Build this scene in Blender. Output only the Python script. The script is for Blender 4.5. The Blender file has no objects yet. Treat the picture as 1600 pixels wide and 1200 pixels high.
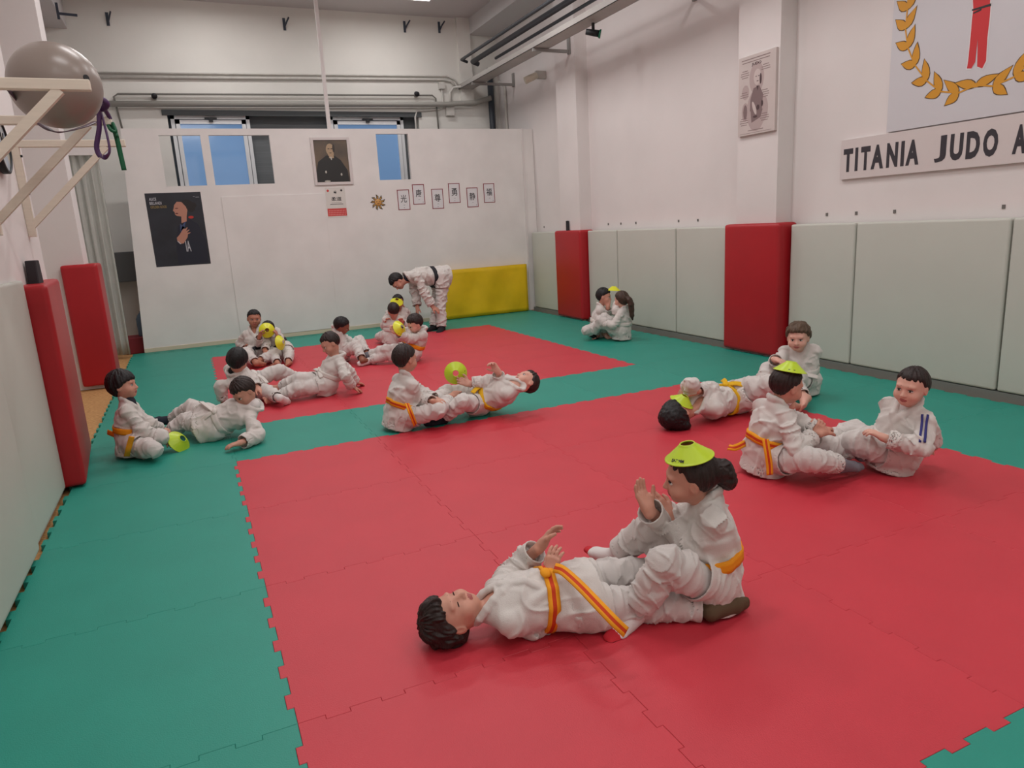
import bpy, bmesh, math, random
import numpy as np
from mathutils import Vector, Matrix

# ------------------------------------------------------------------ camera, world, light, exposure
C = bpy.context.scene.collection
SC = bpy.context.scene
FPX = 1098.97
MC = np.array([[0.9083911, -0.41437335, -0.05585999],
               [-0.14157273, -0.17911072, -0.9735895],
               [0.39342442, 0.89230828, -0.22136655]])     # rows: right, down, forward in world axes
EYE = np.array([0.0, 0.0, 1.504])
cam_d = bpy.data.cameras.new('camera')
cam_d.sensor_width = 36.0
cam_d.lens = FPX / 1600 * 36
cam_d.clip_start = 0.05
cam = bpy.data.objects.new('camera', cam_d)
C.objects.link(cam)
mw = Matrix.Identity(4)
for i in range(3):
    mw[i][0] = MC[0][i]
    mw[i][1] = -MC[1][i]
    mw[i][2] = -MC[2][i]
    mw[i][3] = EYE[i]
cam.matrix_world = mw
SC.camera = cam
world = bpy.data.worlds.new('world')
SC.world = world
world.use_nodes = True
world.node_tree.nodes['Background'].inputs[0].default_value = (0.30, 0.48, 0.80, 1)   # blue dusk outside
world.node_tree.nodes['Background'].inputs[1].default_value = 0.45
SC.view_settings.view_transform = 'Standard'
SC.view_settings.look = 'None'
SC.view_settings.gamma = 1.0
SC.view_settings.use_curve_mapping = False
SC.view_settings.exposure = -0.08
TUBE_W = 30.0                                # watts of each ceiling tube's area light
LAMPS = [(x, y) for y in (11.45, 8.6, 5.8, 3.0, 0.2, -1.6) for x in (0.7, 3.4)]
CEIL = 5.08

# ------------------------------------------------------------------ helpers
def lin(c):
    return tuple(((v / 255) / 12.92 if v / 255 <= 0.04045 else ((v / 255 + 0.055) / 1.055) ** 2.4) for v in c)

MATS = {}
def mat(name, rgb, rough=0.7, var=0.0, vscale=8.0, bump=0.0, bscale=60.0, metal=0.0, emit=0.0, spec=0.4, stretch=None,
        sheen=0.0, rgb2=None, trans=0.0):
    if name in MATS:
        return MATS[name]
    m = bpy.data.materials.new(name)
    m.use_nodes = True
    nt = m.node_tree
    b = nt.nodes['Principled BSDF']
    c = lin(rgb) + (1,)
    b.inputs['Base Color'].default_value = c
    b.inputs['Roughness'].default_value = rough
    b.inputs['Metallic'].default_value = metal
    b.inputs['Specular IOR Level'].default_value = spec
    if sheen:
        b.inputs['Sheen Weight'].default_value = sheen
    if trans:
        b.inputs['Transmission Weight'].default_value = trans
    tc = nt.nodes.new('ShaderNodeTexCoord')
    src = tc.outputs['Object']
    if stretch:
        mp = nt.nodes.new('ShaderNodeMapping')
        mp.inputs['Scale'].default_value = stretch
        nt.links.new(src, mp.inputs['Vector'])
        src = mp.outputs['Vector']
    if var or rgb2:
        n = nt.nodes.new('ShaderNodeTexNoise')
        n.inputs['Scale'].default_value = vscale
        n.inputs['Detail'].default_value = 4
        nt.links.new(src, n.inputs['Vector'])
        r = nt.nodes.new('ShaderNodeValToRGB')
        r.color_ramp.elements[0].position = 0.35
        r.color_ramp.elements[1].position = 0.65
        c2 = lin(rgb2) + (1,) if rgb2 else tuple(v * (1 - var) for v in c[:3]) + (1,)
        r.color_ramp.elements[0].color = c2
        r.color_ramp.elements[1].color = c
        nt.links.new(n.outputs['Fac'], r.inputs['Fac'])
        nt.links.new(r.outputs['Color'], b.inputs['Base Color'])
    if bump:
        n2 = nt.nodes.new('ShaderNodeTexNoise')
        n2.inputs['Scale'].default_value = bscale
        n2.inputs['Detail'].default_value = 3
        nt.links.new(src, n2.inputs['Vector'])
        bp = nt.nodes.new('ShaderNodeBump')
        bp.inputs['Strength'].default_value = bump
        bp.inputs['Distance'].default_value = 0.004
        nt.links.new(n2.outputs['Fac'], bp.inputs['Height'])
        nt.links.new(bp.outputs['Normal'], b.inputs['Normal'])
    if emit:
        b.inputs['Emission Color'].default_value = c
        b.inputs['Emission Strength'].default_value = emit
    MATS[name] = m
    return m

WALL = mat('white_wall_paint', (228, 222, 220), 0.75, var=0.05, vscale=1.3, bump=0.15, bscale=25)
WALLB = mat('back_wall_paint', (226, 224, 218), 0.75, var=0.06, vscale=1.1, bump=0.2, bscale=18)
PART = mat('partition_paint', (234, 230, 227), 0.7, var=0.07, vscale=2.2, bump=0.1, bscale=12)
CEILM = mat('ceiling_paint', (205, 203, 203), 0.8, var=0.04, vscale=0.8)
MRED = mat('red_foam', (202, 52, 66), 0.5, var=0.06, vscale=3.0, bump=0.25, bscale=220, spec=0.5)
MGRN = mat('green_foam', (30, 146, 128), 0.5, var=0.06, vscale=3.0, bump=0.25, bscale=220, spec=0.5)
MSIDE = mat('foam_edge', (40, 50, 48), 0.8)
PADW = mat('white_vinyl', (200, 201, 192), 0.5, var=0.04, vscale=1.6, bump=0.08, bscale=14, spec=0.35)
PADR = mat('red_vinyl', (178, 26, 36), 0.42, var=0.08, vscale=2.0, bump=0.08, bscale=10, spec=0.45)
PADY = mat('yellow_vinyl', (236, 196, 22), 0.5, var=0.12, vscale=3.0, bump=0.5, bscale=7, spec=0.4)
DARK = mat('dark_gap', (52, 58, 56), 0.9)
BLACK = mat('black_paint', (30, 32, 36), 0.5)
GREYM = mat('grey_metal', (150, 148, 145), 0.45, metal=0.2)
CONDU = mat('conduit_grey', (206, 203, 197), 0.5, var=0.1, vscale=9)
DKPIPE = mat('dark_pipe', (62, 66, 72), 0.5)
WOODC = mat('cream_painted_wood', (230, 219, 203), 0.6, var=0.06, vscale=5, stretch=(1, 1, 12))
OSB = mat('chipboard', (206, 160, 105), 0.8, rgb2=(165, 118, 70), vscale=30, bump=0.3, bscale=40, stretch=(1, 3, 1))
ALU = mat('white_window_frame', (226, 228, 230), 0.4)
GI = mat('white_gi_cotton', (214, 208, 203), 0.9, var=0.05, vscale=12, bump=0.35, bscale=260, spec=0.15, sheen=0.2)
GI2 = mat('white_trouser_cotton', (212, 206, 202), 0.9, var=0.05, vscale=10, bump=0.25, bscale=200, spec=0.15, sheen=0.2)

def setp(o, label=None, cat=None, group=None, kind=None):
    if label: o['label'] = label
    if cat: o['category'] = cat
    if group: o['group'] = group
    if kind: o['kind'] = kind
    return o

def link_mesh(name, me, mats, parent=None, loc=None, smooth=False):
    for m in (mats if isinstance(mats, (list, tuple)) else [mats]):
        me.materials.append(m)
    if smooth:
        me.polygons.foreach_set('use_smooth', [True] * len(me.polygons))
    o = bpy.data.objects.new(name, me)
    C.objects.link(o)
    if loc is not None: o.location = loc
    if parent is not None: o.parent = parent
    return o

def obj(name, bm, mats, parent=None, loc=None, smooth=False, rot=None):
    me = bpy.data.meshes.new(name)
    bm.normal_update()
    bm.to_mesh(me)
    bm.free()
    o = link_mesh(name, me, mats, parent, loc, smooth)
    if rot is not None: o.rotation_euler = rot
    return o

def empty(name, loc=(0, 0, 0)):
    o = bpy.data.objects.new(name, None)
    o.empty_display_size = 0.1
    o.location = loc
    C.objects.link(o)
    return o

def box(bm, x0, x1, y0, y1, z0, z1, mi=0):
    vs = [bm.verts.new((x, y, z)) for x in (x0, x1) for y in (y0, y1) for z in (z0, z1)]
    fs = [(0, 1, 3, 2), (4, 6, 7, 5), (0, 4, 5, 1), (2, 3, 7, 6), (0, 2, 6, 4), (1, 5, 7, 3)]
    out = []
    for f in fs:
        fa = bm.faces.new([vs[i] for i in f])
        fa.material_index = mi
        out.append(fa)
    return vs, out

def bevel_bm(bm, w, seg=2):
    bmesh.ops.bevel(bm, geom=list(bm.edges), offset=w, segments=seg, profile=0.6, affect='EDGES')

def boxes(name, lst, mats, parent=None, bev=0.0, seg=2, loc=None, smooth=False):
    bm = bmesh.new()
    for b in lst:
        box(bm, *b)
    if bev: bevel_bm(bm, bev, seg)
    bmesh.ops.recalc_face_normals(bm, faces=bm.faces)
    return obj(name, bm, mats, parent, loc, smooth)

def frame_of(d):
    d = Vector(d).normalized()
    a = Vector((0, 0, 1)) if abs(d.z) < 0.9 else Vector((1, 0, 0))
    u = d.cross(a).normalized()
    return u, d.cross(u).normalized()

def tube(bm, pts, r, n=10, mi=0, cap=True):
    pts = [Vector(p) for p in pts]
    rings = []
    for i, p in enumerate(pts):
        d = (pts[min(i + 1, len(pts) - 1)] - pts[max(i - 1, 0)]).normalized()
        if i == 0:
            u, v = frame_of(d)
        else:
            u = (u - d * u.dot(d)).normalized()
            v = d.cross(u)
        rr = r[i] if isinstance(r, (list, tuple)) else r
        rings.append([bm.verts.new(p + (u * math.cos(2 * math.pi * k / n) + v * math.sin(2 * math.pi * k / n)) * rr) for k in range(n)])
    for a, b in zip(rings, rings[1:]):
        for k in range(n):
            f = bm.faces.new((a[k], a[(k + 1) % n], b[(k + 1) % n], b[k]))
            f.material_index = mi
            f.smooth = True
    if cap:
        bm.faces.new(list(reversed(rings[0]))).material_index = mi
        bm.faces.new(rings[-1]).material_index = mi

def tubes(name, lst, m, parent=None, n=10):
    bm = bmesh.new()
    for pts, r in lst:
        tube(bm, pts, r, n)
    bmesh.ops.recalc_face_normals(bm, faces=bm.faces)
    return obj(name, bm, m, parent)

def beam_between(bm, a, b, w, h, up=(0, 0, 1)):
    a, b = Vector(a), Vector(b)
    d = (b - a).normalized()
    s = d.cross(Vector(up)).normalized()
    u = s.cross(d)
    vs = []
    for p in (a, b):
        for i, j in ((-1, -1), (1, -1), (1, 1), (-1, 1)):
            vs.append(bm.verts.new(p + s * (w / 2 * i) + u * (h / 2 * j)))
    for f in ((0, 3, 2, 1), (4, 5, 6, 7), (0, 1, 5, 4), (1, 2, 6, 5), (2, 3, 7, 6), (3, 0, 4, 7)):
        bm.faces.new([vs[k] for k in f])

def lathe(bm, prof, n=32, mi=0, origin=(0, 0, 0), rot=None):
    rings = []
    R = rot if rot is not None else Matrix.Identity(3)
    for r, z in prof:
        rings.append([bm.verts.new(Vector(origin) + R @ Vector((r * math.cos(2 * math.pi * k / n), r * math.sin(2 * math.pi * k / n), z))) for k in range(n)])
    for a, b in zip(rings, rings[1:]):
        for k in range(n):
            f = bm.faces.new((a[k], a[(k + 1) % n], b[(k + 1) % n], b[k]))
            f.material_index = mi
            f.smooth = True

# plane helper: flat shapes on a wall.  origin, right, up, normal
class Plane:
    def __init__(self, o, r, u):
        self.o, self.r, self.u = Vector(o), Vector(r), Vector(u)
        self.n = self.r.cross(self.u)
    def p(self, x, y, d=0.0):
        return self.o + self.r * x + self.u * y + self.n * d
    def poly(self, bm, pts, d=0.001, thick=0.0, mi=0):
        vs = [bm.verts.new(self.p(x, y, d)) for x, y in pts]
        f = bm.faces.new(vs)
        f.material_index = mi
        if f.calc_area() and (f.normal.dot(self.n) if (f.normal_update() or True) else 0) < 0:
            f.normal_flip()
        if thick:
            wv = [bm.verts.new(self.p(x, y, d - thick)) for x, y in pts]
            for i in range(len(vs)):
                g = bm.faces.new((vs[i], wv[i], wv[(i + 1) % len(vs)], vs[(i + 1) % len(vs)]))
                g.material_index = mi
    def rect(self, bm, x0, x1, y0, y1, d=0.001, thick=0.0, mi=0):
        self.poly(bm, [(x0, y0), (x1, y0), (x1, y1), (x0, y1)], d, thick, mi)
    def ell(self, bm, cx, cy, rx, ry, d=0.001, n=24, mi=0, ang=0.0):
        ca, sa = math.cos(ang), math.sin(ang)
        self.poly(bm, [(cx + rx * math.cos(t) * ca - ry * math.sin(t) * sa, cy + rx * math.cos(t) * sa + ry * math.sin(t) * ca)
                       for t in [2 * math.pi * k / n for k in range(n)]], d, 0, mi)

def text_part(name, body, plane, x0, x1, y0, y1, m, parent=None, d=0.002, bold=0.0, ext=0.0005, shear=0.0):
    cu = bpy.data.curves.new(name, 'FONT')
    cu.body = body
    cu.extrude = ext
    cu.offset = bold
    cu.shear = shear
    cu.resolution_u = 3
    t = bpy.data.objects.new(name + '_src', cu)
    C.objects.link(t)
    me = bpy.data.meshes.new_from_object(t.evaluated_get(bpy.context.evaluated_depsgraph_get()))
    bpy.data.objects.remove(t)
    n = len(me.vertices)
    co = np.zeros(n * 3, np.float32)
    me.vertices.foreach_get('co', co)
    co = co.reshape(-1, 3)
    lo, hi = co.min(0), co.max(0)
    k = (co - lo) / np.maximum(hi - lo, 1e-6)
    X = x0 + (x1 - x0) * k[:, 0]
    Y = y0 + (y1 - y0) * k[:, 1]
    Z = d + co[:, 2]
    out = np.array(plane.o)[None] + X[:, None] * np.array(plane.r)[None] + Y[:, None] * np.array(plane.u)[None] + Z[:, None] * np.array(plane.n)[None]
    me.vertices.foreach_set('co', out.astype(np.float32).ravel())
    me.materials.clear()
    me.name = name
    return link_mesh(name, me, m, parent)

# pixel -> place
def ray(px, py):
    return MC.T @ np.array([px - 800.0, py - 600.0, FPX])
def on_z(px, py, z):
    d = ray(px, py)
    return EYE + d * ((z - EYE[2]) / d[2])
def on_ax(px, py, ax, v):
    d = ray(px, py)
    return EYE + d * ((v - EYE[ax]) / d[ax])

#ROOM
# ------------------------------------------------------------------ the room
XR = 5.62          # right wall surface
XP = 5.42          # pillar faces on the right
XL = -0.95         # left wall surface near the camera
YP = 11.27         # partition
YB = 12.6          # back wall
boxes('floor', [(-3.0, 6.2, -2.6, 13.2, -0.12, -0.035)], OSB)['kind'] = 'structure'
boxes('ceiling', [(-3.0, 6.2, -2.6, 13.2, CEIL, CEIL + 0.1)], CEILM)['kind'] = 'structure'
# right wall with its two pillars
setp(boxes('wall_right', [(XR, XR + 0.15, -2.6, 13.2, -0.03, CEIL), (XP, XR + 0.01, 9.42, 10.02, -0.03, CEIL), (XP, XR + 0.01, 5.5, 6.07, -0.03, CEIL)], WALL), kind='structure')
# left wall, the recess and its return
setp(boxes('wall_left', [(XL - 0.2, XL, -2.6, 6.1, -0.03, CEIL), (-2.4, -2.2, 6.1, 9.0, -0.03, CEIL), (-2.3, XL - 0.1, 6.0, 6.1, -0.03, CEIL)], WALL), kind='structure')
setp(boxes('wall_left_return', [(-2.3, -1.03, 8.95, 9.35, -0.03, CEIL), (-1.75, -1.45, 9.35, YB, -0.03, CEIL)], WALL), kind='structure')
# back wall with the wide window opening
WZ0, WZ1, WX0, WX1 = 1.9, 3.46, 0.02, 4.05
setp(boxes('wall_back', [(-1.8, WX0, YB, YB + 0.3, -0.03, CEIL), (WX1, XR + 0.1, YB, YB + 0.3, -0.03, CEIL),
     (WX0, WX1, YB, YB + 0.3, WZ1, CEIL), (WX0, WX1, YB, YB + 0.3, -0.03, WZ0)], WALLB), kind='structure')
setp(boxes('wall_front', [(-3.0, 6.2, -2.75, -2.6, -0.03, CEIL)], WALL), kind='structure')
# ceiling beams
setp(boxes('trim_1', [(5.1, XR, -2.6, YB, 4.82, CEIL)], CEILM), kind='structure')
setp(boxes('trim_2', [(-1.46, -1.11, 9.35, YB, 4.6, CEIL)], CEILM), kind='structure')
setp(boxes('trim_3', [(4.86, 5.1, YB - 0.07, YB, 3.7, CEIL)], WALLB), kind='structure')
# grey shutters between the two windows, and the windows
setp(boxes('trim_4', [(WX0, WX1, YB + 0.22, YB + 0.28, WZ0, WZ1)] , mat('grey_shutter', (112, 116, 118), 0.6, stretch=(1, 1, 30), var=0.15, vscale=3)), kind='structure')
GLASS = mat('window_glass_evening', (98, 130, 168), 0.08, spec=0.6, emit=0.6, var=0.08, vscale=0.7)
for k, (a, b) in enumerate(((0.06, 1.22), (2.5, 3.78))):
    w = empty('window_%d' % (k + 1), ((a + b) / 2, YB + 0.1, WZ0))
    w['kind'] = 'structure'
    def fr(name, lst, m, parent=w, bev=0.0):
        o = boxes(name, lst, m, None, bev)
        o.parent = w
        o.matrix_parent_inverse = Matrix.Translation(w.location).inverted()
        return o
    t = 0.055
    y0, y1 = YB + 0.05, YB + 0.13
    fr('window_frame', [(a, a + t, y0, y1, WZ0, WZ1 - 0.02), (b - t, b, y0, y1, WZ0, WZ1 - 0.02), (a, b, y0, y1, WZ1 - 0.02 - t, WZ1 - 0.02), (a, b, y0, y1, WZ0, WZ0 + t)], ALU)
    s = 0.06
    a2, b2 = a + t + 0.01, b - t - 0.01
    fr('sash', [(a2, a2 + s, y0 - 0.02, y1 - 0.02, WZ0 + t, WZ1 - 0.09), (b2 - s, b2, y0 - 0.02, y1 - 0.02, WZ0 + t, WZ1 - 0.09),
                (a2, b2, y0 - 0.02, y1 - 0.02, WZ1 - 0.09 - s, WZ1 - 0.09), (a2, b2, y0 - 0.02, y1 - 0.02, WZ0 + t, WZ0 + t + s)], ALU)
    fr('pane', [(a2 + s - 0.01, b2 - s + 0.01, y0 + 0.02, y0 + 0.03, WZ0 + t + s - 0.01, WZ1 - 0.09 - s + 0.01)], GLASS)
    fr('window_latch', [((a + b) / 2 - 0.09, (a + b) / 2 + 0.09, y0 - 0.05, y0 - 0.02, WZ1 - 0.08, WZ1 - 0.055), ((a + b) / 2 - 0.03, (a + b) / 2 + 0.03, y0 - 0.06, y0 - 0.02, WZ1 - 0.12, WZ1 - 0.055)], BLACK)
# dark lintel bar over the windows
setp(boxes('trim_5', [(-0.05, WX1 + 0.05, YB - 0.03, YB, WZ1 - 0.03, WZ1 + 0.05)], mat('dark_lintel', (78, 82, 84), 0.6)), kind='structure')

# partition panel wall with four rectangular openings
def rect_holes(bm, x0, x1, z0, z1, holes, y, t):
    xs = sorted({x0, x1} | {h[0] for h in holes} | {h[1] for h in holes})
    zs = sorted({z0, z1} | {h[2] for h in holes} | {h[3] for h in holes})
    for i in range(len(xs) - 1):
        for j in range(len(zs) - 1):
            cx, cz = (xs[i] + xs[i + 1]) / 2, (zs[j] + zs[j + 1]) / 2
            if any(h[0] < cx < h[1] and h[2] < cz < h[3] for h in holes): continue
            box(bm, xs[i], xs[i + 1], y, y + t, zs[j], zs[j + 1])
    bmesh.ops.remove_doubles(bm, verts=bm.verts, dist=1e-5)
    dup = {}
    for f in list(bm.faces):
        k = tuple(sorted(v.index for v in f.verts))
        dup.setdefault(k, []).append(f)
bm = bmesh.new()
HOLES = [(-0.13, 0.40, 2.285, 2.965), (0.51, 0.925, 2.285, 2.965), (0.955, 1.33, 2.285, 2.965), (2.91, 3.425, 2.29, 2.98)]
HOLES[1] = (0.51, 1.33, 2.285, 2.965); HOLES.pop(2)
xs0 = -0.70
rect_holes(bm, xs0, XR - 0.005, -0.0, 3.055, HOLES, YP, 0.06)
bm.verts.ensure_lookup_table()
for v in bm.verts:                       # its free edge leans a little
    if abs(v.co.x - xs0) < 1e-4:
        v.co.x = -0.755 + 0.175 * v.co.z / 3.055
o = obj('wall_partition', bm, PART)
setp(o, kind='structure')
setp(boxes('baseboard_back', [(-0.75, 3.86, YP - 0.014, YP, 0.0, 0.055)], mat('cream_board', (212, 200, 176), 0.7)), kind='structure')
# raised door-like panel with a thin edge on the partition
setp(boxes('trim_6', [(0.56, 2.02, YP - 0.012, YP - 0.0005, 0.06, 2.12)], PART, None, 0.003), kind='structure')
setp(boxes('trim_7', [(XR - 0.22, XR - 0.19, YP - 0.02, YP, 0.0, 3.06)], WALL), kind='structure')
setp(boxes('trim_8', [(XP + 0.05, XR - 0.02, -1.0, 11.25, -0.03, 0.05)], mat('grey_skirting', (118, 122, 118), 0.7)), kind='structure')

# ------------------------------------------------------------------ puzzle mats, one by one
X0, Y0, PIT = 0.097, 1.067, 1.0
NT, AMP = 11, 0.011
def edge_pts(a, b, fixed, horiz, flat=False):
    """jagged edge from a to b (increasing) at the fixed coordinate; teeth stand where the grid line is"""
    if flat:
        return [(a, fixed), (b, fixed)] if horiz else [(fixed, a), (fixed, b)]
    n = max(3, int(round((b - a) * NT)))
    n += 1 - n % 2
    out = []
    st = (b - a) / n
    dv = 0.006
    for i in range(n):
        s = AMP if i % 2 == 0 else -AMP
        u0, u1 = a + i * st, a + (i + 1) * st
        e = dv if i % 2 == 0 else -dv
        p0 = u0 - (e if i else 0)
        p1 = u1 + (e if i < n - 1 else 0)
        out += [(p0, fixed + s), (p1, fixed + s)]
    return out if horiz else [(q, p) for p, q in out]
def offset_poly(P, d):
    n = len(P)
    out = []
    for i in range(n):
        a, b, c = P[i - 1], P[i], P[(i + 1) % n]
        e1 = Vector((b[0] - a[0], b[1] - a[1])).normalized()
        e2 = Vector((c[0] - b[0], c[1] - b[1])).normalized()
        n1, n2 = Vector((-e1.y, e1.x)), Vector((-e2.y, e2.x))
        k = 1 + n1.dot(n2)
        v = (n1 + n2) / (k if k > 0.2 else 0.2)
        out.append((b[0] + v.x * d, b[1] + v.y * d))
    return out
def mat_piece(x0, x1, y0, y1, m, flats=(False,) * 4):
    bot = edge_pts(x0, x1, y0, True, flats[0])
    rgt = edge_pts(y0, y1, x1, False, flats[1])
    top = edge_pts(x0, x1, y1, True, flats[2])[::-1]
    lft = edge_pts(y0, y1, x0, False, flats[3])[::-1]
    def corner(a, b, horiz_first):
        return (b[0], a[1]) if horiz_first else (a[0], b[1])
    P = []
    segs = [(bot, True), (rgt, False), (top, True), (lft, False)]
    for i, (s, h) in enumerate(segs):
        nxt = segs[(i + 1) % 4][0]
        P += s[1:-1] if not False else s
        P.append((nxt[0][0], s[-1][1]) if h else (s[-1][0], nxt[0][1]))
    # drop repeats
    Q = []
    for p in P:
        if not Q or abs(p[0] - Q[-1][0]) + abs(p[1] - Q[-1][1]) > 1e-5:
            Q.append(p)
    out1 = offset_poly(Q, 0.0004)
    out2 = offset_poly(Q, 0.0017)
    bm = bmesh.new()
    a = [bm.verts.new((x, y, -0.034)) for x, y in out1]
    b = [bm.verts.new((x, y, -0.0012)) for x, y in out1]
    c = [bm.verts.new((x, y, 0.0)) for x, y in out2]
    n = len(Q)
    for i in range(n):
        j = (i + 1) % n
        bm.faces.new((a[i], a[j], b[j], b[i]))
        bm.faces.new((b[i], b[j], c[j], c[i]))
    f = bm.faces.new(c)
    f.normal_update()
    bmesh.ops.triangulate(bm, faces=[f])
    cx, cy = (x0 + x1) / 2, (y0 + y1) / 2
    for v in bm.verts:
        v.co.x -= cx
        v.co.y -= cy
    return obj('puzzle_mat', bm, m, loc=(cx, cy, 0))
ORD = ['first', 'second', 'third', 'fourth', 'fifth', 'sixth', 'seventh', 'eighth', 'ninth', 'tenth', 'eleventh', 'twelfth']
for r in range(-2, 11):
    y0 = Y0 + r * PIT
    y1 = y0 + PIT if r < 9 else YP - 0.02
    if r == 10: continue
    if r == 9: y0, y1 = Y0 + 9, Y0 + 10
    for c in range(-1, 6):
        x0 = X0 + c
        x1 = x0 + 1 if c < 5 else 5.385
        front = 0 <= r <= 3 and 0 <= c <= 3
        rear = 5 <= r <= 8 and 0 <= c <= 3
        m = MRED if front or rear else MGRN
        o = mat_piece(x0, x1, y0, y1, m)
        o.name = 'puzzle_mat'
        if front:
            setp(o, 'red foam mat, front red square, %s row from the camera, %s from left' % (ORD[r], ORD[c]), 'floor mat', 'red mats of the front square')
        elif rear:
            setp(o, 'red foam mat, rear red square, %s row from the camera, %s from left' % (ORD[r - 5], ORD[c]), 'floor mat', 'red mats of the rear square')
        elif c == -1:
            setp(o, 'green foam mat in the strip along the left wall, %s from the camera' % ORD[r + 2], 'floor mat', 'green mats around the red squares')
        elif c == 4:
            setp(o, 'green foam mat right of the red squares, whole, %s row from the camera' % ORD[r + 2], 'floor mat', 'green mats around the red squares')
        elif c == 5:
            setp(o, 'narrow green foam mat along the right wall pads, %s from the camera' % ORD[r + 2], 'floor mat', 'green mats around the red squares')
        elif r == 4:
            setp(o, 'green foam mat between the two red squares, %s from the left' % ORD[c], 'floor mat', 'green mats around the red squares')
        elif r == 9:
            setp(o, 'green foam mat before the partition, behind the rear red square, %s from left' % ORD[c], 'floor mat', 'green mats around the red squares')
        else:
            setp(o, 'green foam mat ahead of the front red square, row %s, %s from left' % (('one', 'two')[-1 - r], ORD[c]), 'floor mat', 'green mats around the red squares')
setp(boxes('floor_strip', [(-0.9, 5.4, Y0 + 10.015, YP - 0.016, -0.034, -0.001)], MGRN), kind='structure')

# ------------------------------------------------------------------ wall pads
def pad(name, x0, x1, y0, y1, z0, z1, m, label, group=None, bev=0.03, cat='wall pad'):
    bm = bmesh.new()
    cx, cy = (x0 + x1) / 2, (y0 + y1) / 2
    box(bm, x0 - cx, x1 - cx, y0 - cy, y1 - cy, z0, z1)
    bevel_bm(bm, bev, 4)
    bmesh.ops.recalc_face_normals(bm, faces=bm.faces)
    o = obj(name, bm, m, loc=(cx, cy, 0), smooth=True)
    return setp(o, label, cat, group)
WP = [(10.16, 11.2, 'at the far corner beside the yellow mat'), (8.52, 9.3, 'just to the right of the far red pillar pad, narrow'),
      (7.2, 8.5, 'behind the girl with the ponytail'), (6.2, 7.18, 'just left of the near red pillar pad'),
      (4.6, 5.35, 'just right of the near red pillar pad, narrow'), (3.27, 4.585, 'wide, behind the boy with blue sleeve stripes'),
      (1.9, 3.255, 'at the right edge of the photo')]
for a, b, t in WP:
    pad('wall_pad', 5.47, 5.60, a, b, 0.055, 1.345, PADW, 'white vinyl wall pad ' + t, 'white pads along the right wall', 0.022)
PH = 1.365
pad('wall_pad', 5.345, 5.60, 9.32, 10.13, 0.015, 1.36, PADR, 'red vinyl pad wrapped round the far pillar on the right wall', 'red pillar pads', 0.045)
pad('wall_pad', 5.345, 5.60, 5.385, 6.18, 0.015, 1.37, PADR, 'red vinyl pad wrapped round the near pillar on the right wall', 'red pillar pads', 0.045)
lp = pad('wall_pad', XL - 0.06, -0.80, 5.09, 6.08, 0.012, 1.305, PADR, 'red vinyl pad on the near left pillar beside the white pads', 'red pillar pads', 0.035)
for v in lp.data.vertices:                     # its room side runs back towards the wall at the far end
    if v.co.x > 0: v.co.x -= 0.075 * (v.co.y + 0.495) / 0.99
pad('wall_pad', -1.25, -0.90, 8.86, 9.3, 0.012, 1.34, PADR, 'red vinyl pad on the far left pillar beside the white curtain', 'red pillar pads', 0.04)
pad('wall_pad', XL - 0.01, XL + 0.035, 4.05, 5.08, 0.02, 1.34, PADW, 'white vinyl wall pad on the left wall touching the red pad', 'white pads along the left wall', 0.02)
pad('wall_pad', XL - 0.01, XL + 0.06, 2.75, 4.04, 0.02, 1.34, PADW, 'white vinyl wall pad at the left edge of the photo, slightly proud of its neighbour', 'white pads along the left wall', 0.03)
pad('wall_pad', XL - 0.01, XL + 0.05, 1.45, 2.74, 0.02, 1.34, PADW, 'white vinyl wall pad nearest the camera on the left wall', 'white pads along the left wall', 0.03)
# screws above the pads: part of the pads' fixing boards
bm = bmesh.new()
for y in (11.0, 10.35, 8.95, 8.62, 8.25, 7.32, 6.95, 5.05, 4.72, 4.33, 3.42):
    box(bm, XR - 0.006, XR, y - 0.012, y + 0.012, 1.41, 1.44)
setp(obj('trim_9', bm, mat('grey_screw', (110, 108, 104), 0.5)), kind='structure')

# yellow folded crash mat leaning on the partition
bm = bmesh.new()
for i in range(25):
    for j in range(9):
        pass
nx, nz = 30, 12
a, b = 3.72, 5.33
grid = [[None] * (nz + 1) for _ in range(nx + 1)]
random.seed(5)
for side, yy in ((0, YP - 0.10), (1, YP - 0.02)):
    for i in range(nx + 1):
        for j in range(nz + 1):
            x = a + (b - a) * i / nx
            z = 0.006 + 0.81 * j / nz
            w = 0.012 * math.sin(x * 5.3 + z * 7) + 0.009 * math.sin(x * 11 - z * 4) if side == 0 else 0
            y = yy + (w if 0 < i < nx and 0 < j < nz else 0)
            grid[i][j] = grid[i][j] or []
            grid[i][j].append(bm.verts.new((x, y, z)))
for i in range(nx):
    for j in range(nz):
        bm.faces.new([grid[p][q][0] for p, q in ((i, j), (i + 1, j), (i + 1, j + 1), (i, j + 1))])
        bm.faces.new([grid[p][q][1] for p, q in ((i, j), (i, j + 1), (i + 1, j + 1), (i + 1, j))])
rim = [(i, 0) for i in range(nx)] + [(nx, j) for j in range(nz)] + [(i, nz) for i in range(nx, 0, -1)] + [(0, j) for j in range(nz, 0, -1)]
for k in range(len(rim)):
    p, q = rim[k], rim[(k + 1) % len(rim)]
    bm.faces.new((grid[p[0]][p[1]][0], grid[p[0]][p[1]][1], grid[q[0]][q[1]][1], grid[q[0]][q[1]][0]))
bmesh.ops.recalc_face_normals(bm, faces=bm.faces)
ym = setp(obj('crash_mat', bm, PADY, smooth=False), 'yellow vinyl crash mat standing on edge against the white partition', 'crash mat')
for f in ym.data.polygons: f.use_smooth = abs(f.normal.y) > 0.8

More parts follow.
